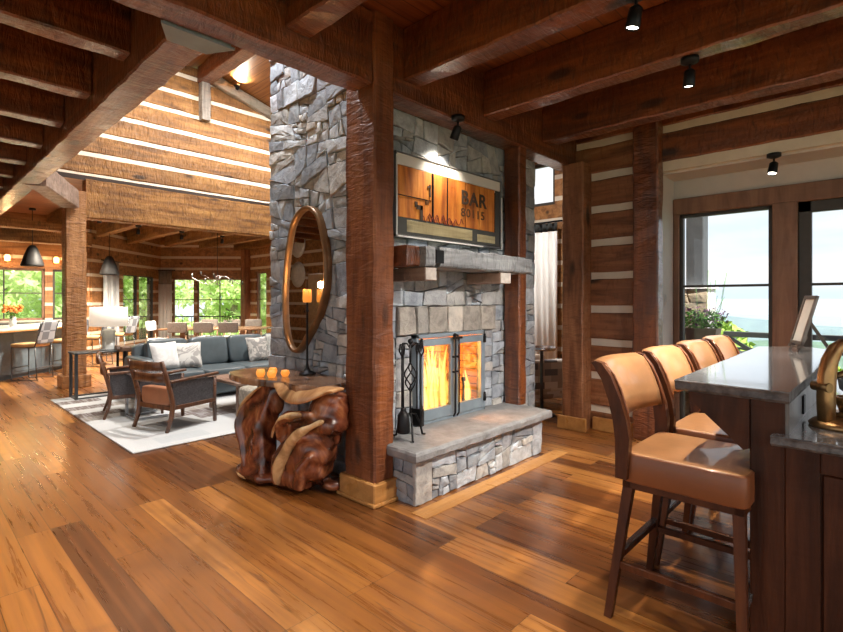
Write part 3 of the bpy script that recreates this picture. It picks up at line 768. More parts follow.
# mantel
mt = thing('mantel_shelf', 'weathered grey timber mantel on two corbels above the glass fireplace doors', 'mantel', (3.2, 2.6, 1.66))
m = MB(); m.hewn((2.76, 2.61, 1.735), (4.04, 2.61, 1.735), .37, .145, 0, .1, .006, .012, seed=60); m.hewn((2.47, 2.64, 1.735), (2.60, 2.64, 1.735), .31, .145, 1, .06, .004, .01, seed=62); m.hewn((2.60, 2.61, 1.735), (2.70, 2.61, 1.735), .37, .145, 0, .06, .004, .01, seed=63); m.box((2.705, 2.418, 1.69), (2.79, 2.44, 1.785), 2)
child(m, 'beam', [GREYB, TR[0], BLACK], mt)
CORB = timber('corbel_wood', (.16, .10, .07), (.30, .20, .15), (.4, .3, .24), 1)
CORE = plain('end_grain', (.52, .47, .42), .8, var=.2, scale=20)
for x0, x1 in ((2.62, 2.74), (3.56, 3.72)):
    m = MB(); m.box((x0, 2.45, 1.563), (x1, 2.82, 1.658), 0, .006); m.box((x0+.004, 2.446, 1.567), (x1-.004, 2.4505, 1.654), 1); child(m, 'corbel', [CORB, CORE], mt)

# framed crate sign
sg = thing('framed_sign', 'large shadow box frame holding an old orange crate panel lettered BAR', 'sign', (3.3, 2.78, 2.24))
ALU = plain('grey_frame', (.16, .16, .165), .4, .5, bump=0)
X0, X1, Z0, Z1 = 2.60, 4.0, 1.91, 2.56
m = MB()
for a, b in (((X0, 2.722, Z0), (X0+.016, 2.80, Z1)), ((X1-.016, 2.722, Z0), (X1, 2.80, Z1)), ((X0, 2.722, Z1-.012), (X1, 2.80, Z1)), ((X0, 2.722, Z0), (X1, 2.80, Z0+.016))): m.box(a, b, 0, .002)
child(m, 'frame', ALU, sg)
MATW = plain('white_mat', (.74, .72, .68), .8, var=.02, bump=0)
m = MB(); m.box((X0+.016, 2.785, Z0+.01), (X1-.016, 2.798, Z1-.01)); m.box((X0+.016, 2.73, 2.462), (X1-.016, 2.745, Z1-.012)); m.box((X0+.0, 2.715, Z0-.004), (X0+.012, 2.723, Z1-.03)); m.box((X0, 2.715, Z0-.006), (X1-.3, 2.723, Z0+.006)); m.box((X1-.006, 2.715, Z0-.006), (X1+.004, 2.723, Z1-.16)); child(m, 'mat_board', MATW, sg)
CR = timber('crate_wood', (.20, .045, .008), (.62, .19, .025), (.88, .36, .06), 2, rough=.6, kerf=.05, knots=False)
m = MB(); xs = [2.625, 3.02, 3.21, 3.46, 3.66, 3.90]
for a, b in zip(xs, xs[1:]): m.box((a+.003, 2.728, 2.06), (b-.006, 2.75, 2.458), 0, .003)
m.box((2.625, 2.724, 2.225), (3.0, 2.729, 2.232), 1); m.box((3.015, 2.722, 2.06), (3.03, 2.73, 2.458), 1); m.box((3.2, 2.722, 2.06), (3.21, 2.73, 2.458), 1)
child(m, 'crate_panel', [CR, BLACK], sg)
m = MB(); m.box((2.72, 2.724, 1.95), (3.55, 2.74, 2.045), 0, .003); m.box((3.62, 2.724, 1.95), (3.90, 2.74, 2.02), 0, .003); m.box((2.625, 2.726, 1.93), (3.97, 2.745, 2.06), 1); m.box((3.91, 2.727, 1.95), (3.975, 2.76, 2.44), 1, .003)
child(m, 'crate_edge', [timber('weathered_strip', (.25, .2, .1), (.45, .38, .22), (.6, .52, .35), 0, kerf=.2), plain('dark_crate_side', (.05, .05, .045), .6)], sg)
INK = plain('crate_ink', (.07, .04, .025), .8, bump=0)
INK2 = plain('crate_ink_faded', (.11, .045, .015), .8, bump=0)
def text(body, size, loc, mat, parent, sx=1.0, rz=0, ext=.002):
    c = bpy.data.curves.new('t', 'FONT'); c.body = body; c.size = size; c.extrude = ext; c.align_x = 'LEFT'
    o = bpy.data.objects.new('t', c); COL.objects.link(o)
    dg = bpy.context.evaluated_depsgraph_get(); me = bpy.data.meshes.new_from_object(o.evaluated_get(dg)); bpy.data.objects.remove(o)
    me.transform(Matrix.Translation(loc) @ Matrix.Rotation(PI/2, 4, 'X') @ Matrix.Diagonal((sx, 1, 1, 1)))
    me.materials.clear(); me.materials.append(mat)
    q_ = bpy.data.objects.new('lettering', me); COL.objects.link(q_); q_.parent = parent; me.transform(Matrix.Translation(-Vector(parent.location)))
    return q_
def boldtext(body, size, loc, mat, parent, sx=1.0, off=.006):
    c = bpy.data.curves.new('t', 'FONT'); c.body = body; c.size = size; c.extrude = .002; c.offset = off; c.space_character = 1.12
    o = bpy.data.objects.new('t', c); COL.objects.link(o)
    dg = bpy.context.evaluated_depsgraph_get(); me = bpy.data.meshes.new_from_object(o.evaluated_get(dg)); bpy.data.objects.remove(o)
    me.transform(Matrix.Translation(loc) @ Matrix.Rotation(PI/2, 4, 'X') @ Matrix.Diagonal((sx, 1, 1, 1)))
    me.materials.clear(); me.materials.append(mat)
    q_ = bpy.data.objects.new('lettering', me); COL.objects.link(q_); q_.parent = parent; me.transform(Matrix.Translation(-Vector(parent.location)))
    return q_
boldtext('BAR', .17, (3.385, 2.7225, 2.265), INK, sg, 1.12, .0035)
boldtext('80115', .105, (3.385, 2.7245, 2.155), INK2, sg, 1.22, .001)
boldtext('III', .05, (2.93, 2.7255, 2.19), INK, sg, 1, .0)
m = MB()
m.box((2.83, 2.722, 2.14), (2.90, 2.727, 2.175)); m.box((2.87, 2.722, 2.06), (2.90, 2.727, 2.175)); m.box((2.81, 2.722, 2.155), (2.84, 2.727, 2.20))
m.box((2.98, 2.722, 2.26), (2.995, 2.727, 2.36)); m.box((2.96, 2.722, 2.33), (2.995, 2.727, 2.345))
child(m, 'stencil_mark', INK, sg)
m = MB(); R = random.Random(2); p = []
for k in range(40): p.append((2.97+k*.0115, 2.724, 2.09+.03*math.sin(k*.9)+R.uniform(-.012, .012)))
m.tube(p, .0035, 5); p = [(2.90+k*.012, 2.724, 2.075+.025*math.sin(k*1.3+1)) for k in range(34)]; m.tube(p, .003, 5)
child(m, 'scrawl', plain('red_ink', (.22, .035, .02), .8, bump=0), sg)

sg.location = (3.312, 2.805, 2.24)
# spotlight fixtures
LS = 1.9
BULB = emit('lamp_lens', (1, .93, .82), 12)
def spotlight(loc, label, aim=(0, 0, -1), energy=60, ang=80, lit=True, group='ceiling spotlights', col=(1, .86, .68)):
    energy *= LS
    t_ = thing('ceiling_spotlight', label, 'spotlight', loc, 0, group)
    m = MB(); m.lathe([(0, 0), (.055, 0), (.055, -.03), (.02, -.045), (0, -.045)][::-1], (0, 0, 0), 20); m.build('ceiling_plate', BLACK, t_)
    m = MB(); m.tube([(0, 0, -.04), (0.0, 0, -.085)], .008, 8); m.build('arm', BLACK, t_)
    d = Vector(aim).normalized(); q_ = d.to_track_quat('-Z', 'Y').to_matrix().to_4x4(); q_.translation = Vector((0, 0, -.085))
    m = MB(); m.lathe([(.018, .01), (.034, -.004), (.038, -.10), (.034, -.105), (.032, -.09)], (0, 0, 0), 20, axis=q_); m.build('lamp_head', BLACK, t_)
    m = MB(); m.lathe([(.031, -.095), (.0, -.094)], (0, 0, 0), 20, axis=q_); m.build('lens', BULB, t_)
    if lit:
        e = q_.to_euler(); L = light('bulb', 'SPOT', q_ @ Vector((0, 0, -.12)), energy, col, .03, t_, e, ang, .8)
    return t_
spotlight((3.635, .99, 3.03), 'black ceiling spotlight on the second joist, left of the bar seats', (.1, .1, -1), 60)
spotlight((2.66, .98, 3.03), 'black ceiling spotlight at the top edge of the view on the nearest joist', (.0, .2, -1), 60)
spotlight((5.37, .78, 2.72), 'black ceiling spotlight under the log header before the window', (-.3, .1, -1), 25, group='ceiling spotlights')
spotlight((3.15, 2.58, 2.915), 'black spotlight under the beam shining on the stone above the framed sign', (.02, .5, -1), 13, 105)
for i, (x, y) in enumerate(((2.0, .0), (3.3, .0))):  # two unseen lamps added to light the fireplace face
    spotlight((x+(.66 if i == 0 else .35), y-.6, 3.03), 'added unseen black ceiling spotlight high over the open floor, turned towards the fireplace', (.05, .95, -.75), 85, 60, col=(1, .93, .85))
for i, (x, y) in enumerate(((1.68, -1.2), (.69, .9), (-.3, -1), (-.3, 2), (4.65, -.4))):  # more unseen lamps, added to brighten the near room
    spotlight((x, y, 3.03), 'added unseen black ceiling spotlight on a near joist', (0, .1, -1), 60)
for i, (x, y) in enumerate(((.3, 3.72), (-1.2, 3.72), (.3, 6.54), (-1.2, 6.5), (-.2, 9.36), (.6, 8.42), (-.4, 11.24))):
    spotlight((x, y, 3.03), 'black spotlight left of the long beam, %s' % ['one nearest the top left corner', 'off to the left', 'on the fourth joist', 'far to the left', 'on the seventh joist', 'on the sixth joist', 'near the kitchen'][i], (0, .1, -1), 40, 100)
for i, (x, y) in enumerate(((2.53, 10.4), (3.53, 11.6), (4.53, 11.9), (5.53, 12.0), (2.53, 12.6))):
    spotlight((x, y, 3.0), 'small black spotlight on a dining room joist, %s from the post' % ['first', 'second', 'third', 'fourth', 'farthest'][i], (0, .25, -1), 170, 130)
spotlight((4.7, 9.55, 5.72), 'lit spotlight high on the far log wall under the vault', (0, -.6, .8), 60, 130)
spotlight((3.2, 7.6, 5.55), 'added unseen vault spotlight left of the ridge, shining down the far logs', (.1, .75, -1), 150, 150, col=(1, .92, .82))  # hidden pair of lamps added to light the far logs
spotlight((5.6, 7.6, 5.3), 'added unseen vault spotlight behind the chimney, shining down the far logs', (-.3, .75, -1), 150, 150, col=(1, .92, .82))
spotlight((6.1, 4.4, 5.2), 'added unseen vault spotlight behind the chimney over the patterned chair', (0, -.1, -1), 130, 110, col=(1, .95, .9))  # unseen lamp added because the patterned chair was dark
spotlight((3.6, 5.6, 5.7), 'added unseen vault spotlight over the seating', (0, .1, -1), 330, 120, col=(1, .94, .87))  # hidden lamp added to brighten the seating
spotlight((2.0, 4.4, 5.3), 'added unseen vault spotlight grazing the left side of the stone chimney', (.15, -.2, -1), 150, 120, col=(.95, .97, 1))  # hidden lamp added to light the chimney side

# ------------------------------------------------------------------ MIRROR, CONSOLE, LAMP
mo = [(3.586, 2.22), (3.47, 2.138), (3.40, 1.948), (3.362, 1.80), (3.355, 1.633), (3.367, 1.502), (3.442, 1.32), (3.53, 1.2), (3.63, 1.10), (3.72, 1.0), (3.80, .95), (3.88, .955), (3.96, 1.026), (4.01, 1.15), (4.03, 1.35), (4.025, 1.55), (4.0, 1.75), (3.965, 1.9), (3.91, 2.08), (3.84, 2.16), (3.774, 2.205), (3.68, 2.235)]
def smooth_loop(p, it=2):
    for _ in range(it):
        o = []
        for i in range(len(p)):
            a = p[i]; b = p[(i+1) % len(p)]
            o += [(a[0]*.75+b[0]*.25, a[1]*.75+b[1]*.25), (a[0]*.25+b[0]*.75, a[1]*.25+b[1]*.75)]
        p = o
    return p
mo = smooth_loop(mo)
mir = thing('wall_mirror', 'tall organic-shaped mirror in a bronze wood frame on the stone chimney side', 'mirror', (2.44, 3.7, 1.6))
BRZ = plain('bronze_frame', (.20, .105, .045), .35, .35, var=.3, scale=8, bump=.2)
cx_ = sum(a for a, b in mo)/len(mo); cz_ = sum(b for a, b in mo)/len(mo)
def insl(d):
    o = []
    for i, (a, b) in enumerate(mo):
        p = mo[i-1]; n = mo[(i+1) % len(mo)]; tx, ty = n[0]-p[0], n[1]-p[1]; L = math.hypot(tx, ty)
        nx, ny = -ty/L, tx/L
        if (cx_-a)*nx+(cz_-b)*ny < 0: nx, ny = -nx, -ny
        o.append((a+nx*d, b+ny*d))
    return o
m = MB(); rings = [(0, 2.47), (0, 2.425), (.008, 2.405), (.028, 2.403), (.036, 2.41), (.038, 2.436)]
N_ = len(mo); vs = []
for d, x in rings: vs += [(x, a, b) for a, b in insl(d)]
m.add(vs, [(k*N_+i, k*N_+(i+1) % N_, (k+1)*N_+(i+1) % N_, (k+1)*N_+i) for k in range(len(rings)-1) for i in range(N_)], 0, None, True)
child(m, 'frame', BRZ, mir)
MIR = NT('mirror_glass'); MIR.set(base=(.9, .9, .9), metal=1.0, rough=.01)
m = MB(); m.add([(2.434, a, b) for a, b in insl(.034)] + [(2.44, a, b) for a, b in insl(.034)], [tuple(range(N_)), tuple(range(N_, 2*N_))[::-1]] + [(i, N_+i, N_+(i+1) % N_, (i+1) % N_) for i in range(N_)])
child(m, 'mirror_glass', MIR.mat, mir)

# polished root wood
def rootmat(name, a, b, c):
    m = NT(name); v = m.coords((1, 1, 1), rand=False)
    n = m.noise(m.coords((1, 1, .7), rand=False), 4.5, 5, .55, 2.6)
    wv = m.N('TexWave', wave_type='BANDS', bands_direction='DIAGONAL'); wv.inputs['Scale'].default_value = 1.6; wv.inputs['Distortion'].default_value = 9; wv.inputs['Detail'].default_value = 3; wv.inputs['Detail Scale'].default_value = .9
    m.L(v, wv.inputs['Vector'])
    col = m.mix(m.ramp(n, [(.3, a), (.5, b), (.68, c)]), tuple(x*.35 for x in a), m.ramp(wv.outputs['Fac'], [(0, (.8,)*3), (.35, (.1,)*3), (.6, (0,)*3)]))
    m.L(col, m.b.inputs['Base Color']); m.set(rough=.25, coat=.4, crough=.15)
    m.bump(n, .25, .02); return m.mat
ROOT = rootmat('root_wood', (.06, .014, .008), (.20, .055, .022), (.40, .15, .06))
SAP = rootmat('sapwood', (.42, .22, .09), (.66, .42, .20), (.82, .60, .34))
TOPW = rootmat('console_top_wood', (.10, .045, .024), (.26, .13, .065), (.40, .22, .11))
LIPW = rootmat('console_lip_wood', (.26, .11, .045), (.52, .27, .115), (.66, .40, .19))
con = thing('root_console', 'sculptural polished tree-root console table with a live-edge top against the chimney', 'console table', (2.1, 3.4, 0))
def blob(mb, pts, rs, n=12): mb.tube([Vector(p) for p in pts], rs, n)
m = MB()
def lobe(poly_c, nrm, segs):
    for (c, sx, sy, sz, rz) in segs: m.cushion(c, (sx, sy, sz), .8, 10, rot=Matrix.Rotation(rz, 3, 'Z'))
# left slab-like root
for c, s_, r_ in (((2.06, 3.66, .70), (.16, .36, .16), 0), ((2.04, 3.70, .60), (.15, .42, .22), .05), ((2.01, 3.76, .50), (.15, .46, .26), .1), ((2.0, 3.78, .38), (.16, .42, .26), .1), ((1.99, 3.74, .26), (.17, .36, .24), .05), ((1.98, 3.68, .15), (.19, .34, .18), 0), ((1.97, 3.74, .05), (.24, .56, .10), 0), ((1.95, 3.84, .04), (.14, .26, .08), .3)):
    m.cushion(c, s_, .7, 12, rot=Matrix.Rotation(r_, 3, 'Z'))
# right twisting trunk
for c, s_, r_ in (((2.19, 2.96, .71), (.20, .40, .10), -.1), ((2.17, 2.93, .63), (.24, .36, .18), 0), ((2.15, 2.98, .53), (.28, .46, .18), .05), ((2.13, 3.12, .42), (.28, .58, .22), .1), ((2.12, 3.16, .31), (.28, .60, .24), .1), ((2.11, 3.18, .20), (.28, .54, .22), .1), ((2.08, 3.26, .09), (.26, .42, .17), .1), ((2.24, 2.98, .05), (.2, .22, .10), 0), ((2.02, 3.38, .05), (.16, .24, .10), 0)):
    m.cushion(c, s_, .75, 12, rot=Matrix.Rotation(r_, 3, 'Z'))
# bridges between the two lobes
m.tube([(2.04, 3.52, .10), (2.06, 3.42, .12), (2.08, 3.3, .14)], [.06, .05, .06], 12); m.tube([(2.2, 3.5, .72), (2.26, 3.3, .73), (2.24, 3.1, .72)], [.05, .04, .05], 12)
# gnarled ridges
m.tube([(2.00, 3.84, .66), (1.94, 3.95, .54), (1.91, 3.98, .40), (1.91, 3.90, .26), (1.91, 3.82, .12), (1.90, 3.88, .04)], [.035, .04, .04, .04, .045, .04], 10)
m.tube([(2.0, 3.54, .72), (1.96, 3.56, .58), (1.94, 3.60, .42), (1.94, 3.58, .25), (1.93, 3.54, .10)], [.025, .03, .03, .035, .04], 10)
m.tube([(1.98, 3.66, .60), (1.93, 3.62, .42), (1.93, 3.66, .22)], [.03, .05, .035], 10)
m.tube([(1.99, 3.40, .36), (1.95, 3.34, .48), (1.96, 3.2, .56), (2.02, 2.95, .60)], [.04, .045, .045, .03], 10)
m.tube([(1.97, 3.42, .10), (1.95, 3.36, .24), (1.96, 3.24, .36), (2.0, 3.0, .44)], [.045, .045, .04, .03], 10)
m.tube([(2.0, 3.1, .05), (1.98, 3.04, .2), (2.0, 2.92, .32)], [.05, .045, .03], 10)
def squash(m_):
    m_.v = [(x+.02, 3.42+(y-3.42)*.86, z) for x, y, z in m_.v]; return m_
root = child(squash(m), 'root_base', ROOT, con)
rm = root.modifiers.new('r', 'REMESH'); rm.mode = 'VOXEL'; rm.voxel_size = .014; rm.use_smooth_shade = True
sm = root.modifiers.new('s', 'SMOOTH'); sm.iterations = 9; sm.factor = .5
tx = bpy.data.textures.new('rootnoise', 'CLOUDS'); tx.noise_scale = .22; tx.noise_depth = 1
dm = root.modifiers.new('d', 'DISPLACE'); dm.texture = tx; dm.strength = .035; dm.mid_level = .5
for pts, rs in ((((1.965, 3.35, .02), (1.935, 3.33, .12), (1.945, 3.28, .24), (1.955, 3.18, .36), (1.96, 3.05, .46), (1.985, 2.90, .53), (2.04, 2.80, .58)), (.045, .05, .048, .042, .038, .032, .02)),
                (((1.94, 3.43, .36), (1.93, 3.38, .46), (1.935, 3.28, .54), (1.95, 3.15, .58), (1.97, 3.0, .60)), (.022, .026, .028, .03, .02)),
                (((1.97, 3.62, .76), (1.93, 3.86, .64), (1.915, 3.98, .52), (1.905, 3.98, .40), (1.90, 3.92, .26), (1.90, 3.84, .14)), (.015, .02, .022, .022, .02, .015)),
                (((1.89, 3.96, .03), (1.87, 3.82, .04), (1.88, 3.66, .03)), (.02, .03, .02))):
    m = MB(); m.tube([Vector(p) for p in pts], list(rs), 12, flat=.7); o = child(squash(m), 'sapwood_edge', SAP, con)
    s2 = o.modifiers.new('s', 'SUBSURF'); s2.levels = 2; s2.render_levels = 2
    d2 = o.modifiers.new('d', 'DISPLACE'); d2.texture = tx; d2.strength = .04
# top, live edge
m = MB(); R = random.Random(9)
tp_ = smooth_loop([(1.97, 3.52), (1.90, 3.80), (1.93, 4.10), (2.05, 4.26), (2.44, 4.28), (2.45, 3.6), (2.45, 3.10), (2.32, 2.98), (2.14, 2.95), (2.03, 3.04), (1.98, 3.2), (2.04, 3.38)], 3)
tp_ = [(a+R.uniform(-.005, .005), b+R.uniform(-.005, .005)) for a, b in tp_]; k_ = len(tp_)
cx_, cy_ = 2.2, 3.6
def sc_(p, f): return (cx_+(p[0]-cx_)*f, cy_+(p[1]-cy_)*f)
vs = []
for z, f in ((.745, .97), (.752, .995), (.785, 1.0), (.80, .985)): vs += [(*sc_(p, f), z) for p in tp_]
m.add(vs, [tuple(range(k_)), tuple(range(3*k_, 4*k_))[::-1]] + [(q_*k_+(i+1) % k_, q_*k_+i, (q_+1)*k_+i, (q_+1)*k_+(i+1) % k_) for q_ in range(3) for i in range(k_)])
child(m, 'live_edge_top', TOPW, con)
m = MB()   # lip of the top spilling over the front
gv = []; nu, nv = 14, 6
for i in range(nu+1):
    u = i/nu; y = 3.46-.62*u; drop = .125*math.sin(PI*min(1, u*1.05))**.8+.012; x0 = 2.02-.05*math.sin(PI*u)
    for j in range(nv+1):
        v_ = j/nv; a_ = v_*PI/2
        gv.append((x0+.10-.135*math.sin(a_)+.10*u*u, y, .802-drop*(1-math.cos(a_))))
m.add(gv, [(i*(nv+1)+j, i*(nv+1)+j+1, (i+1)*(nv+1)+j+1, (i+1)*(nv+1)+j) for i in range(nu) for j in range(nv)], 0, None, True)
lip = child(m, 'spilling_lip', LIPW, con); so = lip.modifiers.new('s', 'SOLIDIFY'); so.thickness = .03; so.offset = -1; lip.modifiers.new('b', 'SUBSURF').render_levels = 1

AMB = NT('amber_shade'); AMB.set(base=(.7, .24, .04), ecol=(1, .34, .05), estr=.4, rough=.5); AMB = AMB.mat
bl = thing('buffet_lamp', 'slim iron candlestick lamp with a small amber shade on the root console', 'lamp', (2.365, 3.56, .80))
m = MB(); m.lathe([(0, 0), (.075, 0), (.07, .012), (.03, .03), (.014, .06), (.009, .10), (.009, .52), (.016, .53), (.009, .54), (.009, .60), (.028, .61), (.028, .615), (0, .616)], (0, 0, 0), 20); m.build('stand', BLACK, bl)
m = MB(); m.lathe([(.034, .60), (.038, .63), (.034, .71), (.030, .71), (.033, .63), (.030, .60)], (0, 0, 0), 20); m.build('lamp_shade', AMB, bl)
light('bulb', 'POINT', (0, 0, .75), 5, (1, .55, .2), .03, bl)
for i, (x, y, h) in enumerate(((2.02, 3.70, .06), (2.06, 3.60, .055), (2.14, 3.72, .06), (2.17, 3.58, .05))):
    m = MB(); m.lathe([(0, 0), (.024, 0), (.034, .02), (.036, h*.6), (.028, h), (.024, h), (.022, .012), (0, .012)], (x, y, .802), 14)
    tag(m.build('votive_candle', AMB), 'small round amber votive glass on the root console, %s' % ['nearest the left end', 'second along from the left end', 'set behind the others', 'closest to the tall lamp'][i], 'candle', 'amber votives')

# ------------------------------------------------------------------ FIRE TOOLS
ts = thing('fire_tool_stand', 'black wrought iron stand with a twisted basket stem on the hearth', 'fire tool stand', (2.62, 2.60, .40))
m = MB()
m.tube([(0, 0, .16), (0, 0, .34)], .008, 8)
for k in range(4):
    a0 = PI/2*k; m.tube([(.046*math.sin(PI*i/12)*math.cos(a0+i*.3), .046*math.sin(PI*i/12)*math.sin(a0+i*.3), .34+.22*i/12) for i in range(13)], .0055, 6)
m.tube([(0, 0, .56), (0, 0, .70)], .009, 8); m.ball((0, 0, .715), .02, 8)
m.build('stem', BLACK, ts)
for k in range(3):
    a0 = PI/2+2*PI/3*k+.4; c_, s_ = math.cos(a0), math.sin(a0)
    m = MB(); m.tube([(0, 0, .18), (.05*c_, .05*s_, .17), (.095*c_, .095*s_, .09), (.115*c_, .115*s_, .012), (.14*c_, .14*s_, .008)], .008, 8); m.build('leg', BLACK, ts)
hk = [(-.085, -.02), (.085, .02), (-.03, .05), (.04, -.06)]
for x, y in hk:
    m = MB(); m.tube([(0, 0, .66), (x*.5, y*.5, .70), (x, y, .70), (x*1.15, y*1.15, .67), (x*1.1, y*1.1, .64)], .005, 6); m.build('hook', BLACK, ts)
def tool(i, name, label, build):
    x, y = hk[i]; t_ = thing(name, label, 'fire tool', (2.62+x*1.1, 2.60+y*1.1, .40), math.atan2(y, x), 'fireplace tools')
    m = MB(); m.tube([(0, 0, .60), (.02, 0, .64), (.012, 0, .69), (-.012, 0, .69), (-.015, 0, .65), (0, 0, .61)], .006, 6); m.tube([(0, 0, .61), (0, 0, .20)], .0065, 8); m.build('shaft', BLACK, t_)
    m = MB(); build(m); m.build('tool_head', BLACK, t_)
tool(0, 'hearth_brush', 'black hearth brush hanging at the left of the tool stand', lambda m: (m.lathe([(.02, .22), (.042, .19), (.05, .07), (.045, .06), (0, .06)][::-1], (0, 0, 0), 16), m.lathe([(0, .2), (.02, .2), (.02, .24), (0, .24)], (0, 0, 0), 12)))
tool(1, 'hearth_shovel', 'black hearth shovel hanging at the right of the tool stand', lambda m: (m.box((-.012, -.05, .07), (-.004, .05, .2), 0, .003), m.box((-.012, -.05, .07), (.02, -.044, .2)), m.box((-.012, .044, .07), (.02, .05, .2))))
tool(2, 'fire_poker', 'black fire poker hanging behind the tool stand stem', lambda m: m.tube([(0, 0, .2), (0, 0, .06), (.01, 0, .04)], .006, 6))
tool(3, 'log_tongs', 'black log tongs hanging in front of the tool stand stem', lambda m: (m.tube([(0, -.012, .32), (0, -.03, .2), (0, -.005, .07)], .005, 6), m.tube([(0, .012, .32), (0, .03, .2), (0, .005, .07)], .005, 6)))

# ------------------------------------------------------------------ BAR
bc = thing('bar_cabinet', 'dark stained wooden bar cabinet with angled corbel ends', 'bar', (3.3, .3, 0))
m = MB(); m.box((2.34, .305, 0), (4.35, .42, 1.029), 0, .004); child(m, 'knee_wall', CABW, bc)
m = MB(); m.box((2.36, -.30, .09), (4.3, .305, .863)); m.box((2.42, -.28, 0), (4.3, .305, .09)); child(m, 'cabinet_body', CABW, bc)
m = MB()
for a, b in (((2.34, .20, .0), (2.362, .305, .863)), ((2.34, -.30, .0), (2.362, -.22, .863)), ((2.34, -.22, .78), (2.362, .20, .863)), ((2.34, -.22, 0), (2.362, .20, .12))): m.box(a, b, 0, .003)
m.box((2.352, -.215, .125), (2.364, .195, .775), 0, .01); child(m, 'end_panel', CABW, bc)
for x in (2.335, 3.1, 3.85):
    m = MB(); m.prism([(.42, 1.029), (.42, .83), (.44, .82), (.635, .995), (.64, 1.029)], x, x+.06, 0); child(m, 'corbel', CABW, bc)
R = random.Random(6)
CHIS = plain('chiselled_granite', (.13, .125, .13), .7, var=.5, scale=30, bump=.6)
def slab(name, poly, z0, z1, mat, label, jit=.005, step=.03):
    m = MB(); side = None; p = []
    for i in range(len(poly)):
        a = poly[i]; b = poly[(i+1) % len(poly)]; L = math.hypot(b[0]-a[0], b[1]-a[1]); k = max(1, int(L/step))
        for j in range(k): p.append((a[0]+(b[0]-a[0])*j/k, a[1]+(b[1]-a[1])*j/k))
    k_ = len(p); cx = sum(a for a, b in p)/k_; cy = sum(b for a, b in p)/k_; vs = []
    for q_, d in ((0, .012), (.25, .0), (.7, .004), (.93, .0), (1, .008)):
        for a, b in p:
            L = math.hypot(cx-a, cy-b); e_ = d+R.uniform(-jit, jit); vs.append((a+(cx-a)/L*e_, b+(cy-b)/L*e_, z0+(z1-z0)*q_))
    m.add(vs, [tuple(range(k_))[::-1], tuple(range(4*k_, 5*k_))] + [(q_*k_+i, q_*k_+(i+1) % k_, (q_+1)*k_+(i+1) % k_, (q_+1)*k_+i) for q_ in range(4) for i in range(k_)])
    m.m = [0 if len(f) > 4 else 1 for f in m.f]
    return tag(m.build(name, [mat, CHIS]), label, 'countertop')
slab('granite_slab', [(2.285, .285), (4.45, .27), (4.64, .50), (4.42, .74), (2.33, .695)], 1.03, 1.075, GRANITE, 'raised polished grey granite bar top with a chiselled edge', .004)
slab('granite_slab', [(2.285, -.36), (4.4, -.36), (4.4, .302), (2.338, .302), (2.338, .345), (2.285, .345)], .866, .906, GRANITE, 'lower grey granite counter behind the raised bar top', .003)
m = MB(); m.box((2.345, .292, .906), (4.3, .3045, 1.029)); o = m.build('backsplash', plain('grey_tile', (.17, .16, .155), .4, var=.3, scale=5)); tag(o, 'narrow grey stone backsplash under the raised bar top', 'backsplash')
m = MB(); m.box((2.70, .284, .925), (2.76, .292, 1.005), 0, .003); tag(m.build('power_outlet', BLACK), 'black power outlet on the grey backsplash', 'outlet')

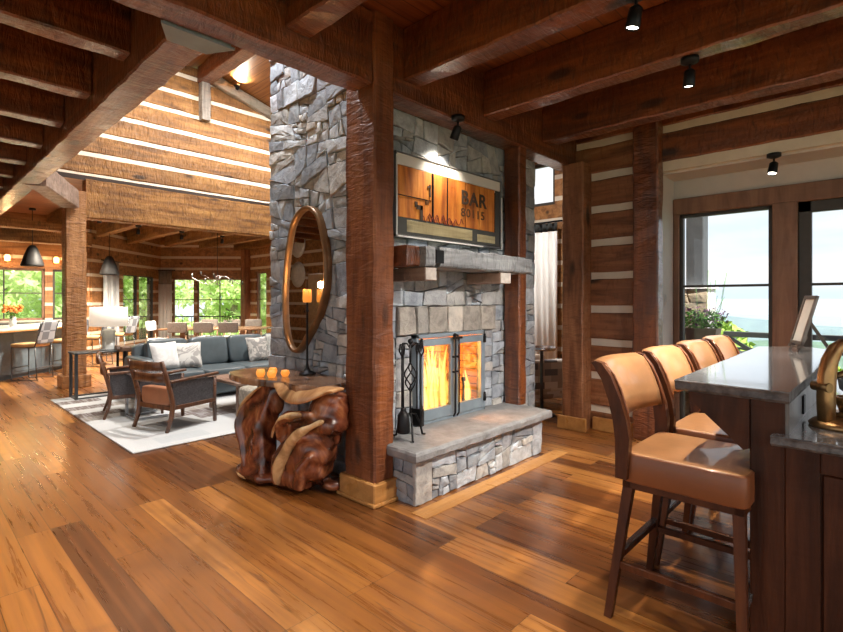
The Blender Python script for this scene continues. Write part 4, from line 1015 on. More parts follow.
# bar stools
SM = plain('foot_rail_metal', (.45, .47, .50), .25, .9, bump=0)
def make_stool():
    t_ = thing('bar_stool', 'tan leather swivel bar stool at the near end of the bar', 'bar stool', (2.47, .65, 0), 0, 'leather stools along the bar')
    m = MB()
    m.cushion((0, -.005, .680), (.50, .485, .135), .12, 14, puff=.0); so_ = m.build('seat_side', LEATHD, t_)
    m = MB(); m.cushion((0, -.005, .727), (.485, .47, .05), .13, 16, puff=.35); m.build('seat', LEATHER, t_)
    m = MB(); 
    for s_ in (-1, 1):
        m.tube([(s_*.236, -.22, .70), (s_*.236, .21, .70)], .005, 6)
    m.tube([(-.22, -.236, .70), (.22, -.236, .70)], .005, 6); m.build('piping', LEATHD, so_)
    m = MB()
    for a, b in (((-.235, -.235, .585), (-.195, .235, .618)), ((.195, -.235, .585), (.235, .235, .618)), ((-.235, -.235, .585), (.235, -.195, .618)), ((-.235, .195, .585), (.235, .235, .618))): m.box(a, b, 0, .004)
    m.lathe([(.14, .60), (.14, .625)], (0, 0, 0), 20); m.build('seat_frame', WALN, t_)
    prof = [(.202, .632), (.252, .632), (.252, .80), (.262, .88), (.282, .97), (.314, 1.06), (.350, 1.118), (.362, 1.132), (.345, 1.142), (.315, 1.135), (.272, 1.08), (.228, .976), (.203, .892), (.190, .81)]
    for s_ in (-1, 1):
        m = MB(); m.prism(prof, s_*.252-.02, s_*.252+.02, 0); m.build('upright', WALN, t_)
    # leather back panel, curved in plan, follows the uprights and rolls over the top
    path = [(.222, .885), (.238, .96), (.262, 1.03), (.288, 1.085), (.315, 1.125), (.345, 1.142), (.362, 1.135), (.362, 1.115), (.34, 1.09), (.310, 1.04), (.280, .97), (.262, .89)]
    m = MB(); nx = 14; vs = []
    for i in range(nx+1):
        u = -1+2*i/nx; x = u*.242; c_ = .055*(1-u*u)
        for k, (y, z) in enumerate(path): vs.append((x, y + c_ - (.012 if k < 5 else 0), z))
    P_ = len(path)
    m.add(vs, [(i*P_+k, i*P_+(k+1) % P_, (i+1)*P_+(k+1) % P_, (i+1)*P_+k) for i in range(nx) for k in range(P_)] + [tuple(range(P_))[::-1], tuple(nx*P_+k for k in range(P_))], 0, None, True)
    m.build('backrest', LEATHER, t_)
    for s_ in (-.237, .237):
        m = MB(); m.tube([(s_, .205, .89), (s_, .212, .93), (s_, .24, 1.02), (s_, .27, 1.08), (s_, .31, 1.13)], .0055, 6); m.build('trim_cord', LEATHD, t_)
    m = MB()
    feet = {}
    for sx in (-1, 1):
        for sy in (-1, 1):
            a = Vector((sx*.212, sy*.212, .59)); b = Vector((sx*.262, .285 if sy > 0 else -.235, 0)); feet[sx, sy] = (a, b)
            g = MB(); e = .019; vs = []
            for p, w_ in ((b, .016), (a, .021)):
                vs += [(p.x-w_, p.y-w_, p.z), (p.x+w_, p.y-w_, p.z), (p.x+w_, p.y+w_, p.z), (p.x-w_, p.y+w_, p.z)]
            g.add(vs, [(0, 3, 2, 1), (4, 5, 6, 7), (0, 1, 5, 4), (1, 2, 6, 5), (2, 3, 7, 6), (3, 0, 4, 7)]); g.build('leg', WALN, t_)
    def at(k, z): a, b = feet[k]; return b.lerp(a, z/.59)
    for k0, k1, z in (((-1, -1), (-1, 1), .24), ((1, -1), (1, 1), .24), ((-1, 1), (1, 1), .27)):
        g = MB(); g.bar(at(k0, z), at(k1, z), .022, .032, 0, .003); g.build('stretcher', WALN, t_)
    g = MB(); g.bar(at((-1, 1), .292), at((1, 1), .292), .026, .012, 0, .002); g.build('foot_rail', SM, t_)
    g = MB(); g.bar(at((-1, -1), .24), at((1, -1), .24), .03, .03, 0, .003); g.build('foot_rail', SM, t_)
    return t_
st = make_stool()
for i, x in enumerate((3.08, 3.69, 4.30)):
    dup(st, (x, .65, 0), 0, ['tan leather swivel bar stool, second from the near end of the bar', 'tan leather swivel bar stool, third from the near end of the bar', 'tan leather swivel bar stool at the far end of the bar by the window'][i])

# easel with a framed card on the bar
ez = thing('tabletop_easel', 'small tabletop easel holding a slim framed card at the far end of the bar', 'easel', (4.25, .42, 1.075), math.radians(-66))
EZW = plain('easel_wood', (.10, .075, .06), .5)
for s_ in (-1, 1):
    g = MB(); g.bar((-.09, s_*.075, 0), (-.035, s_*.055, .10), .012, .016, 0); g.bar((-.06, s_*.07, .03), (-.095, s_*.075, .035), .012, .02, 0); g.build('front_leg', EZW, ez)
g = MB(); g.bar((-.035, -.06, .10), (-.035, .06, .10), .012, .014); g.bar((-.07, -.09, .028), (-.07, .09, .028), .03, .012); g.build('ledge', EZW, ez)
g = MB(); g.bar((.0, 0, .20), (.12, 0, 0), .014, .018); g.build('rear_leg', EZW, ez)
g = MB(); g.bar((-.035, 0, .10), (.0, 0, .22), .014, .012); g.build('mast', EZW, ez)
pc = thing('framed_card', 'slim tilted picture frame with a pale card resting on the small easel', 'picture frame', (4.25, .42, 1.075), math.radians(-66))
o_ = Matrix.Translation((-.075, 0, .045)) @ Matrix.Rotation(math.radians(15), 4, 'Y')
g = MB(); g.M = o_
for a, b in (((-.008, -.105, 0), (.01, -.08, .34)), ((-.008, .08, 0), (.01, .105, .34)), ((-.008, -.105, .315), (.01, .105, .34)), ((-.008, -.105, 0), (.01, .105, .025))): g.box(a, b, 0, .003)
g.build('frame', plain('pewter_frame', (.16, .14, .13), .4, .5), pc)
g = MB(); g.M = o_; g.box((.0, -.081, .024), (.006, .081, .316)); g.build('card', plain('pale_card', (.55, .56, .56), .6, var=.05), pc)

# cast brass juice press
BRASS = plain('aged_brass', (.42, .24, .10), .34, .8, var=.3, scale=14, bump=.3)
BRASD = plain('dark_brass', (.30, .18, .08), .38, .9, var=.3, scale=14, bump=.3)
pr = thing('juice_press', 'antique brass lever juice press standing on the lower counter', 'juice press', (2.63, .155, .906), math.radians(-40)); pr.scale = (1, 1, 1.22)
m = MB(); m.lathe([(0, 0), (.105, 0), (.11, .008), (.10, .018), (.085, .026), (.05, .034), (0, .036)], (0, 0, 0), 28); m.build('base', BRASS, pr)
arc = [(-.07, .02), (-.072, .10), (-.068, .17), (-.056, .22), (-.03, .26), (.005, .275), (.04, .27), (.06, .25)]
m = MB()
vs = []; 
for i, (x, z) in enumerate(arc):
    w_ = .025-.006*i/len(arc); th = .017+.004*math.sin(i)
    dx, dz = (arc[min(i+1, 7)][0]-arc[max(i-1, 0)][0], arc[min(i+1, 7)][1]-arc[max(i-1, 0)][1]); L = math.hypot(dx, dz); nx, nz = -dz/L, dx/L
    for a, b in ((-w_, -1), (-w_*.6, -1.25), (w_*.6, -1.25), (w_, -1), (w_, 1), (w_*.6, 1.3), (-w_*.6, 1.3), (-w_, 1)): vs.append((x+nx*th*b, a, z+nz*th*b))
m.add(vs, [(i*8+k, i*8+(k+1) % 8, (i+1)*8+(k+1) % 8, (i+1)*8+k) for i in range(7) for k in range(8)] + [tuple(range(8))[::-1], tuple(56+k for k in range(8))], 0, None, True)
m.ball((-.071, 0, .105), .026, 8); m.build('arched_frame', BRASS, pr)
m = MB(); m.tube([(.03, 0, .035), (.03, 0, .05)], .05, 20); m.lathe([(.03, .05), (.045, .085), (.047, .10), (.04, .10), (.02, .06), (0, .06)], (.03, 0, 0), 20); m.build('cup', BRASS, pr)
m = MB(); m.tube([(.03, 0, .25), (.03, 0, .16)], .012, 10); m.lathe([(0, .165), (.036, .16), (.03, .125), (0, .105)][::-1], (.03, 0, 0), 18); m.build('plunger', STEEL, pr)
m = MB(); m.tube([(-.085, .035, .135), (-.02, .04, .155), (.06, .04, .175), (.20, .04, .20)], [.014, .011, .012, .015], 10); m.tube([(-.085, -.03, .135), (-.085, .045, .135)], .016, 10); m.build('lever', BRASD, pr)

# ------------------------------------------------------------------ GREAT ROOM
def rug_mat():
    m = NT('rug'); v = m.coords((1, 1, 1), rand=False)
    br = m.N('TexBrick'); br.offset = .43
    for k, x in (('Scale', 1), ('Mortar Size', 0), ('Brick Width', .5), ('Row Height', .26), ('Bias', 0)): br.inputs[k].default_value = x
    br.inputs['Color1'].default_value = (0, 0, 0, 1); br.inputs['Color2'].default_value = (1, 1, 1, 1)
    mp = m.N('Mapping'); mp.inputs['Rotation'].default_value = (0, 0, .0); m.L(v, mp.inputs[0]); m.L(mp.outputs[0], br.inputs['Vector'])
    c = m.ramp(br.outputs['Color'], [(0, (.47, .48, .48)), (.55, (.40, .42, .43)), (.62, (.13, .10, .09)), (.76, (.26, .23, .20)), (.86, (.50, .51, .51))], 'CONSTANT')
    st_ = m.noise(m.coords((40, 3, 1), rand=False), 1, 4); c = m.mix(c, (.46, .47, .48), m.ramp(st_, [(.45, (0,)*3), (.62, (.5,)*3)]))
    m.L(c, m.b.inputs['Base Color']); m.set(rough=.95); m.bump(m.noise(v, 90, 2), .5, .01); return m.mat
m = MB(); m.box((1.50, 5.08, .002), (5.6, 8.64, .016), 0, .004); tag(m.build('area_rug', rug_mat()), 'large pale grey and cream rug with brown blocks under the seating', 'rug')

PANEL = plain('woven_panel', (.075, .07, .075), .7, var=.4, scale=60, bump=.8)
SEATL = plain('armchair_leather', (.36, .15, .075), .45, var=.2, scale=5)
DKL = plain('dark_cushion', (.07, .075, .085), .5, var=.2, scale=5)
def make_armchair():
    t_ = thing('armchair', 'dark wood armchair with a slatted back and woven side panels, nearest on the rug', 'armchair', (2.18, 5.92, .016), math.radians(16))
    # local: +x is the front, seat width along y
    for s_ in (-1, 1):
        y = s_*.28
        m = MB(); m.tube([(-.30, y, 0), (-.25, y, .14), (-.23, y, .28), (-.26, y, .42), (-.31, y, .60), (-.36, y, .76)], [.020, .024, .027, .027, .024, .020], 4, flat=1); m.build('rear_leg', CHAIRW, t_)
        m = MB(); m.tube([(.31, y, 0), (.30, y, .25), (.30, y, .52)], [.020, .024, .024], 4); m.build('front_leg', CHAIRW, t_)
        m = MB(); m.bar((-.27, y, .53), (.35, y, .555), .045, .03, 0, .006); m.build('armrest', CHAIRW, t_)
        m = MB(); m.box((-.24, y-.008, .27), (.28, y+.008, .52)); m.build('side_panel', PANEL, t_)
        m = MB(); m.bar((-.24, y, .25), (.30, y, .25), .035, .045, 0, .004); m.build('side_rail', CHAIRW, t_)
    m = MB(); m.box((-.25, -.27, .22), (-.215, .27, .27), 0, .004); m.box((.28, -.27, .22), (.315, .27, .27), 0, .004); m.build('seat_rail', CHAIRW, t_)
    for z, x in ((.70, -.338), (.57, -.295)):
        m = MB(); m.tube([(x, -.27, z), (x-.025, -.14, z), (x-.032, 0, z), (x-.025, .14, z), (x, .27, z)], .020, 4, flat=3.4); g = m.build('back_slat', CHAIRW, t_)
    m = MB(); m.cushion((.03, 0, .32), (.54, .52, .14), .3, 12, puff=.15); m.build('seat_cushion', DKL, t_)
    m = MB(); m.cushion((-.20, 0, .36), (.10, .50, .20), .35, 12); m.build('back_cushion', SEATL, t_)
    return t_
ac = make_armchair()
dup(ac, (2.04, 6.93, .016), math.radians(-14), 'dark wood armchair on the far side of the rug, beside the lamp console')
m = MB()
for y in (-.18, .18):
    m.bar((0, y, 0), (0, y, .50), .03, .03); m.bar((0, y, .015), (.34, y, .015), .03, .02); m.bar((0, y, .49), (.34, y, .49), .03, .02)
m.bar((0, -.18, .015), (0, .18, .015), .03, .02)
o = m.build('frame', SM, None); cz = thing('side_table', 'small silver C-shaped side table between the two armchairs', 'side table', (1.92, 6.55, .018)); o.parent = cz
m = MB(); m.box((-.02, -.2, .50), (.36, .2, .52), 0, .004); m.build('tabletop', SM, cz)

SOFA = plain('slate_leather', (.085, .108, .12), .35, var=.22, scale=4, bump=.3, coat=.2)
sf = thing('sectional_sofa', 'long slate blue leather sofa at the back of the rug', 'sofa', (3.6, 7.45, .016))
m = MB(); m.box((2.40, 7.06, .07), (5.06, 7.98, .27), 0, .03)
child(m, 'base', SOFA, sf)
xs = [2.42, 3.00, 3.61, 4.22, 4.84]
for a, b in zip(xs, xs[1:]):
    m = MB(); m.cushion(((a+b)/2, 7.33, .355), (b-a-.01, .70, .18), .22, 12, puff=.12); child(m, 'seat_cushion', SOFA, sf)
    m = MB(); m.cushion(((a+b)/2, 7.70, .635), (b-a-.02, .22, .44), .3, 12, rot=Matrix.Rotation(-.22, 3, 'X')); child(m, 'back_cushion', SOFA, sf)
m = MB(); m.cushion((3.63, 7.90, .50), (2.62, .18, .62), .2, 12); child(m, 'back_frame', SOFA, sf)
for x in (2.33, 4.93):
    m = MB(); m.cushion((x, 7.62, .36), (.18, .80, .54), .25, 12); child(m, 'arm', SOFA, sf)
for x in (2.45, 4.9):
    for y in (7.12, 7.9):
        m = MB(); m.box((x-.03, y-.03, .0), (x+.03, y+.03, .09)); child(m, 'foot', CHAIRW, sf)
def pillow(x, y, z, sz, rx, rz, mat, label):
    m = MB(); n = 14; vs = []; q_ = []
    for side in (1, -1):
        for i in range(n+1):
            for j in range(n+1):
                u = -1+2*i/n; v_ = -1+2*j/n; e_ = max(0, (1-u**4)*(1-v_**4))**.5
                k = 1-.07*(1-abs(u*v_)); vs.append((u*sz/2*k, side*.07*e_, v_*sz/2*k))
    W = n+1; fs = []
    for s_ in (0, 1):
        for i in range(n):
            for j in range(n):
                a = s_*W*W+i*W+j; f = (a, a+1, a+W+1, a+W); fs.append(f if s_ == 0 else f[::-1])
    m.M = Matrix.Rotation(rz, 4, 'Z') @ Matrix.Rotation(rx, 4, 'X'); m.add(vs, fs, 0, None, True)
    o = m.build('throw_pillow', mat, None, (x, y, z)); return tag(o, label, 'pillow', 'throw pillows on the sofa')
def patt(name, a, b, sc):
    m = NT(name); v = m.coords((1, 1, 1)); n = m.noise(v, sc, 2, .5, 2.5); m.L(m.ramp(n, [(.46, a), (.52, b)]), m.b.inputs['Base Color']); m.set(rough=.85); m.bump(m.noise(v, 60, 2), .3, .006); return m.mat
pillow(2.60, 7.42, .635, .40, -.3, .25, patt('white_pillow', (.72, .71, .69), (.80, .79, .77), 6), 'plain white throw pillow at the left end of the sofa')
pillow(2.92, 7.45, .62, .38, -.3, -.15, patt('cream_pillow', (.70, .68, .64), (.42, .40, .38), 5), 'cream throw pillow with faint grey markings beside the plain white one')
pillow(4.02, 7.45, .63, .40, -.28, .2, patt('taupe_pillow', (.50, .47, .43), (.25, .24, .23), 7), 'taupe and charcoal brushstroke throw pillow right of the sofa middle')
pillow(4.40, 7.42, .65, .44, -.28, -.2, patt('grey_pillow', (.46, .46, .43), (.36, .36, .35), 12), 'mottled grey throw pillow beside the chimney edge')

ct = thing('coffee_table', 'low brown plank coffee table with shelf in front of the sofa', 'coffee table', (3.35, 6.1, .016))
CT = timber('coffee_table_wood', (.10, .055, .035), (.22, .13, .09), (.36, .25, .19), 0, rough=.35, kerf=.05)
m = MB(); m.box((-.55, -.42, .37), (.55, .42, .41), 0, .006); m.build('tabletop', CT, ct)
for sx in (-1, 1):
    for sy in (-1, 1):
        m = MB(); m.box((sx*.5-.03, sy*.37-.03, 0), (sx*.5+.03, sy*.37+.03, .37)); m.build('leg', CT, ct)
m = MB(); m.box((3.2, 5.98, .426), (3.55, 6.2, .45), 0, .004); tag(m.build('book', plain('book_cover', (.12, .11, .10), .5)), 'dark book lying on the coffee table', 'book')
ot = thing('ottoman', 'small hide-covered ottoman in front of the coffee table', 'ottoman', (2.98, 5.40, .016))
m = MB(); m.cushion((0, 0, .27), (.46, .42, .26), .3, 12, puff=.1); m.build('seat', patt('hide', (.22, .19, .15), (.34, .30, .24), 9), ot)
for sx in (-1, 1):
    for sy in (-1, 1):
        m = MB(); m.tube([(sx*.17, sy*.15, .16), (sx*.19, sy*.17, 0)], [.02, .014], 8); m.build('leg', CHAIRW, ot)

lc = thing('console_table', 'dark metal frame console table standing between the post and the armchairs', 'console table', (2.08, 8.52, 0))
DM = plain('gunmetal', (.09, .095, .10), .4, .8, bump=.05)
m = MB(); m.box((-.36, -.19, .65), (.42, .19, .675), 0, .004); m.build('tabletop', DM, lc)
for x in (-.33, .39):
    for y in (-.16, .16):
        m = MB(); m.box((x-.018, y-.018, .0), (x+.018, y+.018, .65)); m.build('leg', DM, lc)
m = MB()
for y in (-.16, .16): m.bar((-.33, y, .018), (.39, y, .018), .03, .03)
for x in (-.33, .39): m.bar((x, -.16, .018), (x, .16, .018), .03, .03)
m.build('base_rail', DM, lc)
tl = thing('table_lamp', 'table lamp with a wide white drum shade on the dark console table', 'lamp', (2.20, 8.55, .675))
m = MB(); m.lathe([(0, 0), (.12, 0), (.12, .015), (.085, .02), (.085, .29), (.075, .30), (.02, .31), (.015, .40), (0, .40)], (0, 0, 0), 24); m.build('base', plain('grey_ceramic', (.30, .32, .33), .3), tl)
SH = NT('lamp_shade'); SH.set(base=(.85, .82, .76), ecol=(1, .86, .68), estr=.28, rough=.8)
m = MB(); m.lathe([(.25, .355), (.246, .64), (.243, .64), (.247, .355)], (0, 0, 0), 36); m.build('lamp_shade', SH.mat, tl)
light('bulb', 'POINT', (0, 0, .5), 11, (1, .78, .5), .06, tl)
sb = thing('side_table', 'brown wooden side table with a black metal frame behind the sofa end', 'side table', (2.62, 8.33, .016))
m = MB(); m.box((-.36, -.2, .66), (.30, .2, .72), 0, .006); m.build('tabletop', CT, sb)
for x in (-.32, .26):
    m = MB(); m.box((x-.015, -.17, 0), (x+.015, -.14, .66)); m.box((x-.015, .14, 0), (x+.015, .17, .66)); m.box((x-.015, -.17, .0), (x+.015, .17, .03)); m.build('leg', BLACK, sb)

# armchair and tray table seen between the chimney and the corner post
CHK = NT('blocky_fabric'); v = CHK.coords((1, 1, 1), rand=False); ck = CHK.N('TexBrick'); ck.offset = .5
for k, x in (('Scale', 1), ('Mortar Size', 0), ('Brick Width', .17), ('Row Height', .085), ('Bias', 0)): ck.inputs[k].default_value = x
mp_ = CHK.N('Mapping'); mp_.inputs['Rotation'].default_value = (PI/2, .5, 0); CHK.L(v, mp_.inputs[0]); CHK.L(mp_.outputs[0], ck.inputs['Vector'])
ck.inputs['Color1'].default_value = (0, 0, 0, 1); ck.inputs['Color2'].default_value = (1, 1, 1, 1)
CHK.L(CHK.ramp(ck.outputs['Color'], [(0, (.13, .12, .12)), (.25, (.46, .39, .33)), (.6, (.33, .27, .23)), (.8, (.62, .59, .56))], 'CONSTANT'), CHK.b.inputs['Base Color']); CHK.set(rough=.9); CHK = CHK.mat
uc = thing('upholstered_chair', 'brown and grey block patterned upholstered chair behind the fireplace corner', 'armchair', (6.12, 3.62, 0), math.radians(-30))
m = MB(); m.cushion((0, 0, .28), (.66, .66, .38), .25, 12); m.build('seat', CHK, uc)
m = MB(); m.cushion((-.30, 0, .50), (.16, .80, .90), .25, 12); m.build('backrest', CHK, uc)
for s_ in (-1, 1):
    m = MB(); m.cushion((0, s_*.32, .42), (.64, .12, .42), .25, 12); m.build('arm', CHK, uc)
for sx in (-1, 1):
    for sy in (-1, 1):
        m = MB(); m.tube([(sx*.26, sy*.26, .27), (sx*.27, sy*.27, 0)], [.025, .015], 8); m.build('leg', WALN, uc)
tt = thing('tray_table', 'round polished metal tray table in front of the patterned chair', 'side table', (5.50, 3.17, 0))
m = MB(); m.lathe([(0, .80), (.16, .80), (.18, .84), (.17, .84), (.155, .815), (0, .815)], (0, 0, 0), 28); m.build('tray', plain('polished_nickel', (.7, .7, .7), .15, 1, bump=0), tt)
m = MB(); m.tube([(0, 0, .80), (0, 0, .02)], .02, 10); m.lathe([(0, 0), (.17, 0), (.16, .02), (0, .025)], (0, 0, 0), 20); m.build('pedestal', DM, tt)

# curtains
def curtain(p0, p1, z0, z1, label, mat, seed=0, amp=.035, head=.25):
    p0 = Vector((*p0, 0)); p1 = Vector((*p1, 0)); d = (p1-p0); L = d.length; d.normalize(); nrm = Vector((-d.y, d.x, 0)); R = random.Random(seed)
    t_ = thing('curtain', label, 'curtain', (p0.x, p0.y, z0))
    nf = max(3, int(L/.11)); N_ = nf*8
    def build(name, a, b, mt_):
        m = MB(); vs = []
        for z, f in ((a, 1.0), ((a+b)/2, .9), (b, .75)):
            for i in range(N_+1):
                s_ = L*i/N_; o = amp*f*math.sin(2*PI*nf*i/N_)+.012*math.sin(i*.37+seed)
                vs.append(p0 + d*s_ + nrm*o + Vector((0, 0, z)) - Vector((p0.x, p0.y, z0)))
        W = N_+1; m.add(vs, [(k*W+i, k*W+i+1, (k+1)*W+i+1, (k+1)*W+i) for k in range(2) for i in range(N_)], 0, None, True)
        o = m.build(name, mt_, t_); s2 = o.modifiers.new('s', 'SOLIDIFY'); s2.thickness = .006; return o
    build('drape', z0, z1-head, mat[0]); build('header_band', z1-head, z1, mat[1])
    m = MB(); a = p0-d*.1; b = p1+d*.1; off = Vector((p0.x, p0.y, z0)); m.tube([a+Vector((0, 0, z1+.02))-off, b+Vector((0, 0, z1+.02))-off], .015, 8); m.build('curtain_rod', BLACK, t_)
CU = (plain('grey_linen', (.78, .77, .74), .9, var=.06, scale=3, sheen=.2), plain('taupe_band', (.22, .19, .165), .9))
CUB = (plain('blue_grey_linen', (.66, .71, .76), .9, var=.06), plain('taupe_band_2', (.26, .24, .22), .9))
CUD = (CU[0], plain('black_band', (.04, .045, .045), .9))
curtain((7.62, 4.90), (7.62, 4.10), .03, 2.72, 'grey linen curtain seen between the chimney and the corner post', CUD, 1, .04, .14)
def onbay(s_, off): return (5.82+q*s_-q*off, 17.1-q*s_-q*off)
curtain(onbay(-.28, .22), onbay(.50, .22), .03, 2.34, 'grey curtain with a brown header in the corner of the dining bay', CU, 2, .04, .42)
def onb2(s_, off): return (3.32+q*s_+q*off, 14.6+q*s_-q*off)
curtain(onb2(.35, .16), onb2(.98, .16), .03, 2.42, 'blue-grey curtain left of the dining bay window', CUB, 3, .04, .3)

# dining set: axis along the (1,-1) diagonal
dax = Vector((q, -q, 0)); dfw = Vector((q, q, 0))
def dpt(lat, dep): # lateral along the diagonal, depth away from the hearth side
    return Vector((4.05, 12.25, 0)) + dax*lat + dfw*dep
ang = math.atan2(-q, q)
dt = thing('dining_table', 'long dining table with a pale top in the window bay', 'dining table', tuple(dpt(1.15, .75)), ang)
DW = timber('dining_wood', (.09, .045, .025), (.2, .11, .06), (.3, .18, .1), 0, rough=.3, kerf=.03)
m = MB(); m.box((-1.2, -.5, .71), (1.2, .5, .75), 0, .006); m.build('tabletop', DW, dt)
for sx in (-1, 1):
    m = MB(); m.box((sx*.8-.05, -.35, 0), (sx*.8+.05, .35, .06)); m.box((sx*.8-.06, -.1, .06), (sx*.8+.06, .1, .71)); m.build('trestle', DW, dt)
DC = plain('grey_brown_rattan', (.15, .13, .115), .7, var=.3, scale=40, bump=.5)
def make_dchair(mat):
    t_ = thing('dining_chair', 'x', 'dining chair', (0, 0, 0), 0, 'chairs at the dining table')
    m = MB(); m.cushion((0, 0, .45), (.46, .46, .09), .3, 10); m.build('seat', CU[0], t_)
    m = MB(); m.cushion((0, -.22, .80), (.44, .05, .24), .25, 10, rot=Matrix.Rotation(.12, 3, 'X')); m.build('backrest', mat, t_)
    for sx in (-1, 1):
        m = MB(); m.tube([(sx*.2, -.22, .62), (sx*.2, -.20, .42), (sx*.2, -.22, 0)], .018, 6); m.build('leg', DW, t_)
        m = MB(); m.tube([(sx*.2, .2, .42), (sx*.2, .2, 0)], .018, 6); m.build('leg', DW, t_)
    return t_
dc = make_dchair(DC)
names = ['left', 'middle', 'right']
for i, la in enumerate((.60, 1.18, 1.74)):
    p = dpt(la, .05); lab = 'woven-back dining chair on the near side of the table, %s of three' % names[i]
    if i == 0: dc.location = p; dc.rotation_euler = (0, 0, ang); dc['label'] = lab
    else: dup(dc, tuple(p), ang, lab)
for i, la in enumerate((.60, 1.18, 1.74)):
    dup(dc, tuple(dpt(la, 1.45)), ang+PI, 'dining chair on the window side of the table, %s of three' % names[i])
dw_ = make_dchair(plain('white_upholstery', (.45, .47, .50), .8)); dw_.location = dpt(-.2, .7); dw_.rotation_euler = (0, 0, ang-PI/2); dw_['label'] = 'pale upholstered dining chair at the left head of the table'
dup(dw_, tuple(dpt(2.55, .7)), ang+PI/2, 'pale upholstered dining chair at the right head of the table')
LEAF = plain('leaf_green', (.10, .26, .04), .6, var=.5, scale=20)
LEAFB = NT('sunlit_leaves'); 
tl_ = LEAFB.N('BsdfTranslucent'); tl_.inputs[0].default_value = (.55, .8, .25, 1); mxs = LEAFB.N('MixShader'); mxs.inputs[0].default_value = .55
vv = LEAFB.coords((1, 1, 1)); cc = LEAFB.ramp(LEAFB.noise(vv, 1.2, 3), [(.35, (.55, .74, .26)), (.65, (.86, .95, .58))]); LEAFB.L(cc, LEAFB.b.inputs['Base Color']); LEAFB.L(cc, tl_.inputs[0]); LEAFB.set(rough=.6)
LEAFB.L(LEAFB.b.outputs[0], mxs.inputs[1]); LEAFB.L(tl_.outputs[0], mxs.inputs[2]); LEAFB.L(mxs.outputs[0], LEAFB.out.inputs[0]); LEAFB = LEAFB.mat
def leaves(mb, c, r, n, size, R, shell=.5, mi=0):
    for _ in range(n):
        while True:
            p = Vector((R.uniform(-1, 1), R.uniform(-1, 1), R.uniform(-1, 1)))
            if shell < p.length < 1: break
        p = Vector((p.x*r[0], p.y*r[1], p.z*r[2])) + Vector(c)
        u = Vector((R.gauss(0, 1), R.gauss(0, 1), R.gauss(0, 1))).normalized(); w_ = u.cross(Vector((R.gauss(0, 1), R.gauss(0, 1), R.gauss(0, 1)))).normalized(); s_ = size*R.uniform(.6, 1.3)
        mb.add([p-u*s_, p+w_*s_*.4, p+u*s_, p-w_*s_*.4], [(0, 1, 2, 3)], mi)
vs_ = thing('flower_vase', 'glass vase of green foliage with small flowers on the dining table', 'vase', tuple(dpt(1.45, .75)+Vector((0, 0, .75))))
m = MB(); m.lathe([(0, 0), (.06, 0), (.05, .08), (.055, .16), (.05, .16), (.045, .08), (.05, .01), (0, .01)], (0, 0, 0), 18); m.build('vase', plain('green_glass', (.25, .4, .25), .1), vs_)
m = MB(); leaves(m, (0, 0, .28), (.16, .16, .13), 160, .035, random.Random(1), 0); m.build('foliage', LEAF, vs_)
# chandelier
chn = thing('branch_chandelier', 'thin branching metal chandelier hanging over the dining table', 'chandelier', tuple(dpt(1.15, .75)+Vector((0, 0, 1.78))))
m = MB(); m.tube([(0, 0, .1), (0, 0, 1.57)], .008, 6); m.lathe([(0, 1.55), (.06, 1.55), (.06, 1.585), (0, 1.585)], (0, 0, 0), 14); m.build('stem', BLACK, chn)
for k in range(8):
    a0 = k*PI/4+.2; rr_ = .45+.12*(k % 2); m = MB(); p = [(rr_*u*math.cos(a0+.3*math.sin(3*u)), rr_*u*math.sin(a0+.3*math.sin(3*u)), .12+.10*math.sin(u*4+k)) for u in (0, .2, .4, .6, .8, 1)]
    m.tube(p, .008, 6); m.build('branch', plain('silver_branch', (.20, .19, .18), .55, .2, bump=0), chn)
    m = MB(); m.tube([p[-1], (p[-1][0], p[-1][1], p[-1][2]+.09)], .014, 8); m.build('candle_sleeve', DM, chn)

# ------------------------------------------------------------------ KITCHEN
ki = thing('kitchen_island', 'blue-grey kitchen island with a pale top and wood edge', 'island', (1.46, 12.14, 0), PI/4)
KB = plain('blue_grey_cabinet', (.12, .165, .20), .5, bump=0)
m = MB(); m.box((-1.9, -.45, .08), (1.55, .30, .86), 0, .004); m.box((-1.85, -.38, 0), (1.5, .25, .08)); m.build('cabinet_body', KB, ki)
m = MB()
for k in range(5): m.box((-1.85+k*.69, -.458, .12), (-1.85+k*.69+.63, -.448, .82), 0, .004)
m.build('door_panel', KB, ki)
m = MB(); m.box((-1.98, -.70, .862), (1.62, .36, .885), 1, .003); m.box((-1.98, -.70, .885), (1.62, .36, .925), 0, .005); m.build('worktop', [plain('pale_quartz', (.66, .64, .60), .25, bump=0), PINE], ki)
KS = plain('light_oak_seat', (.55, .36, .17), .5)
WV = NT('woven_back'); v = WV.coords((1, 1, 1)); ckk = WV.N('TexChecker'); ckk.inputs['Scale'].default_value = 6; WV.L(v, ckk.inputs['Vector']); ckk.inputs['Color1'].default_value = (.34, .38, .43, 1); ckk.inputs['Color2'].default_value = (.14, .16, .19, 1); WV.L(ckk.outputs[0], WV.b.inputs['Base Color']); WV.set(rough=.7); WV = WV.mat
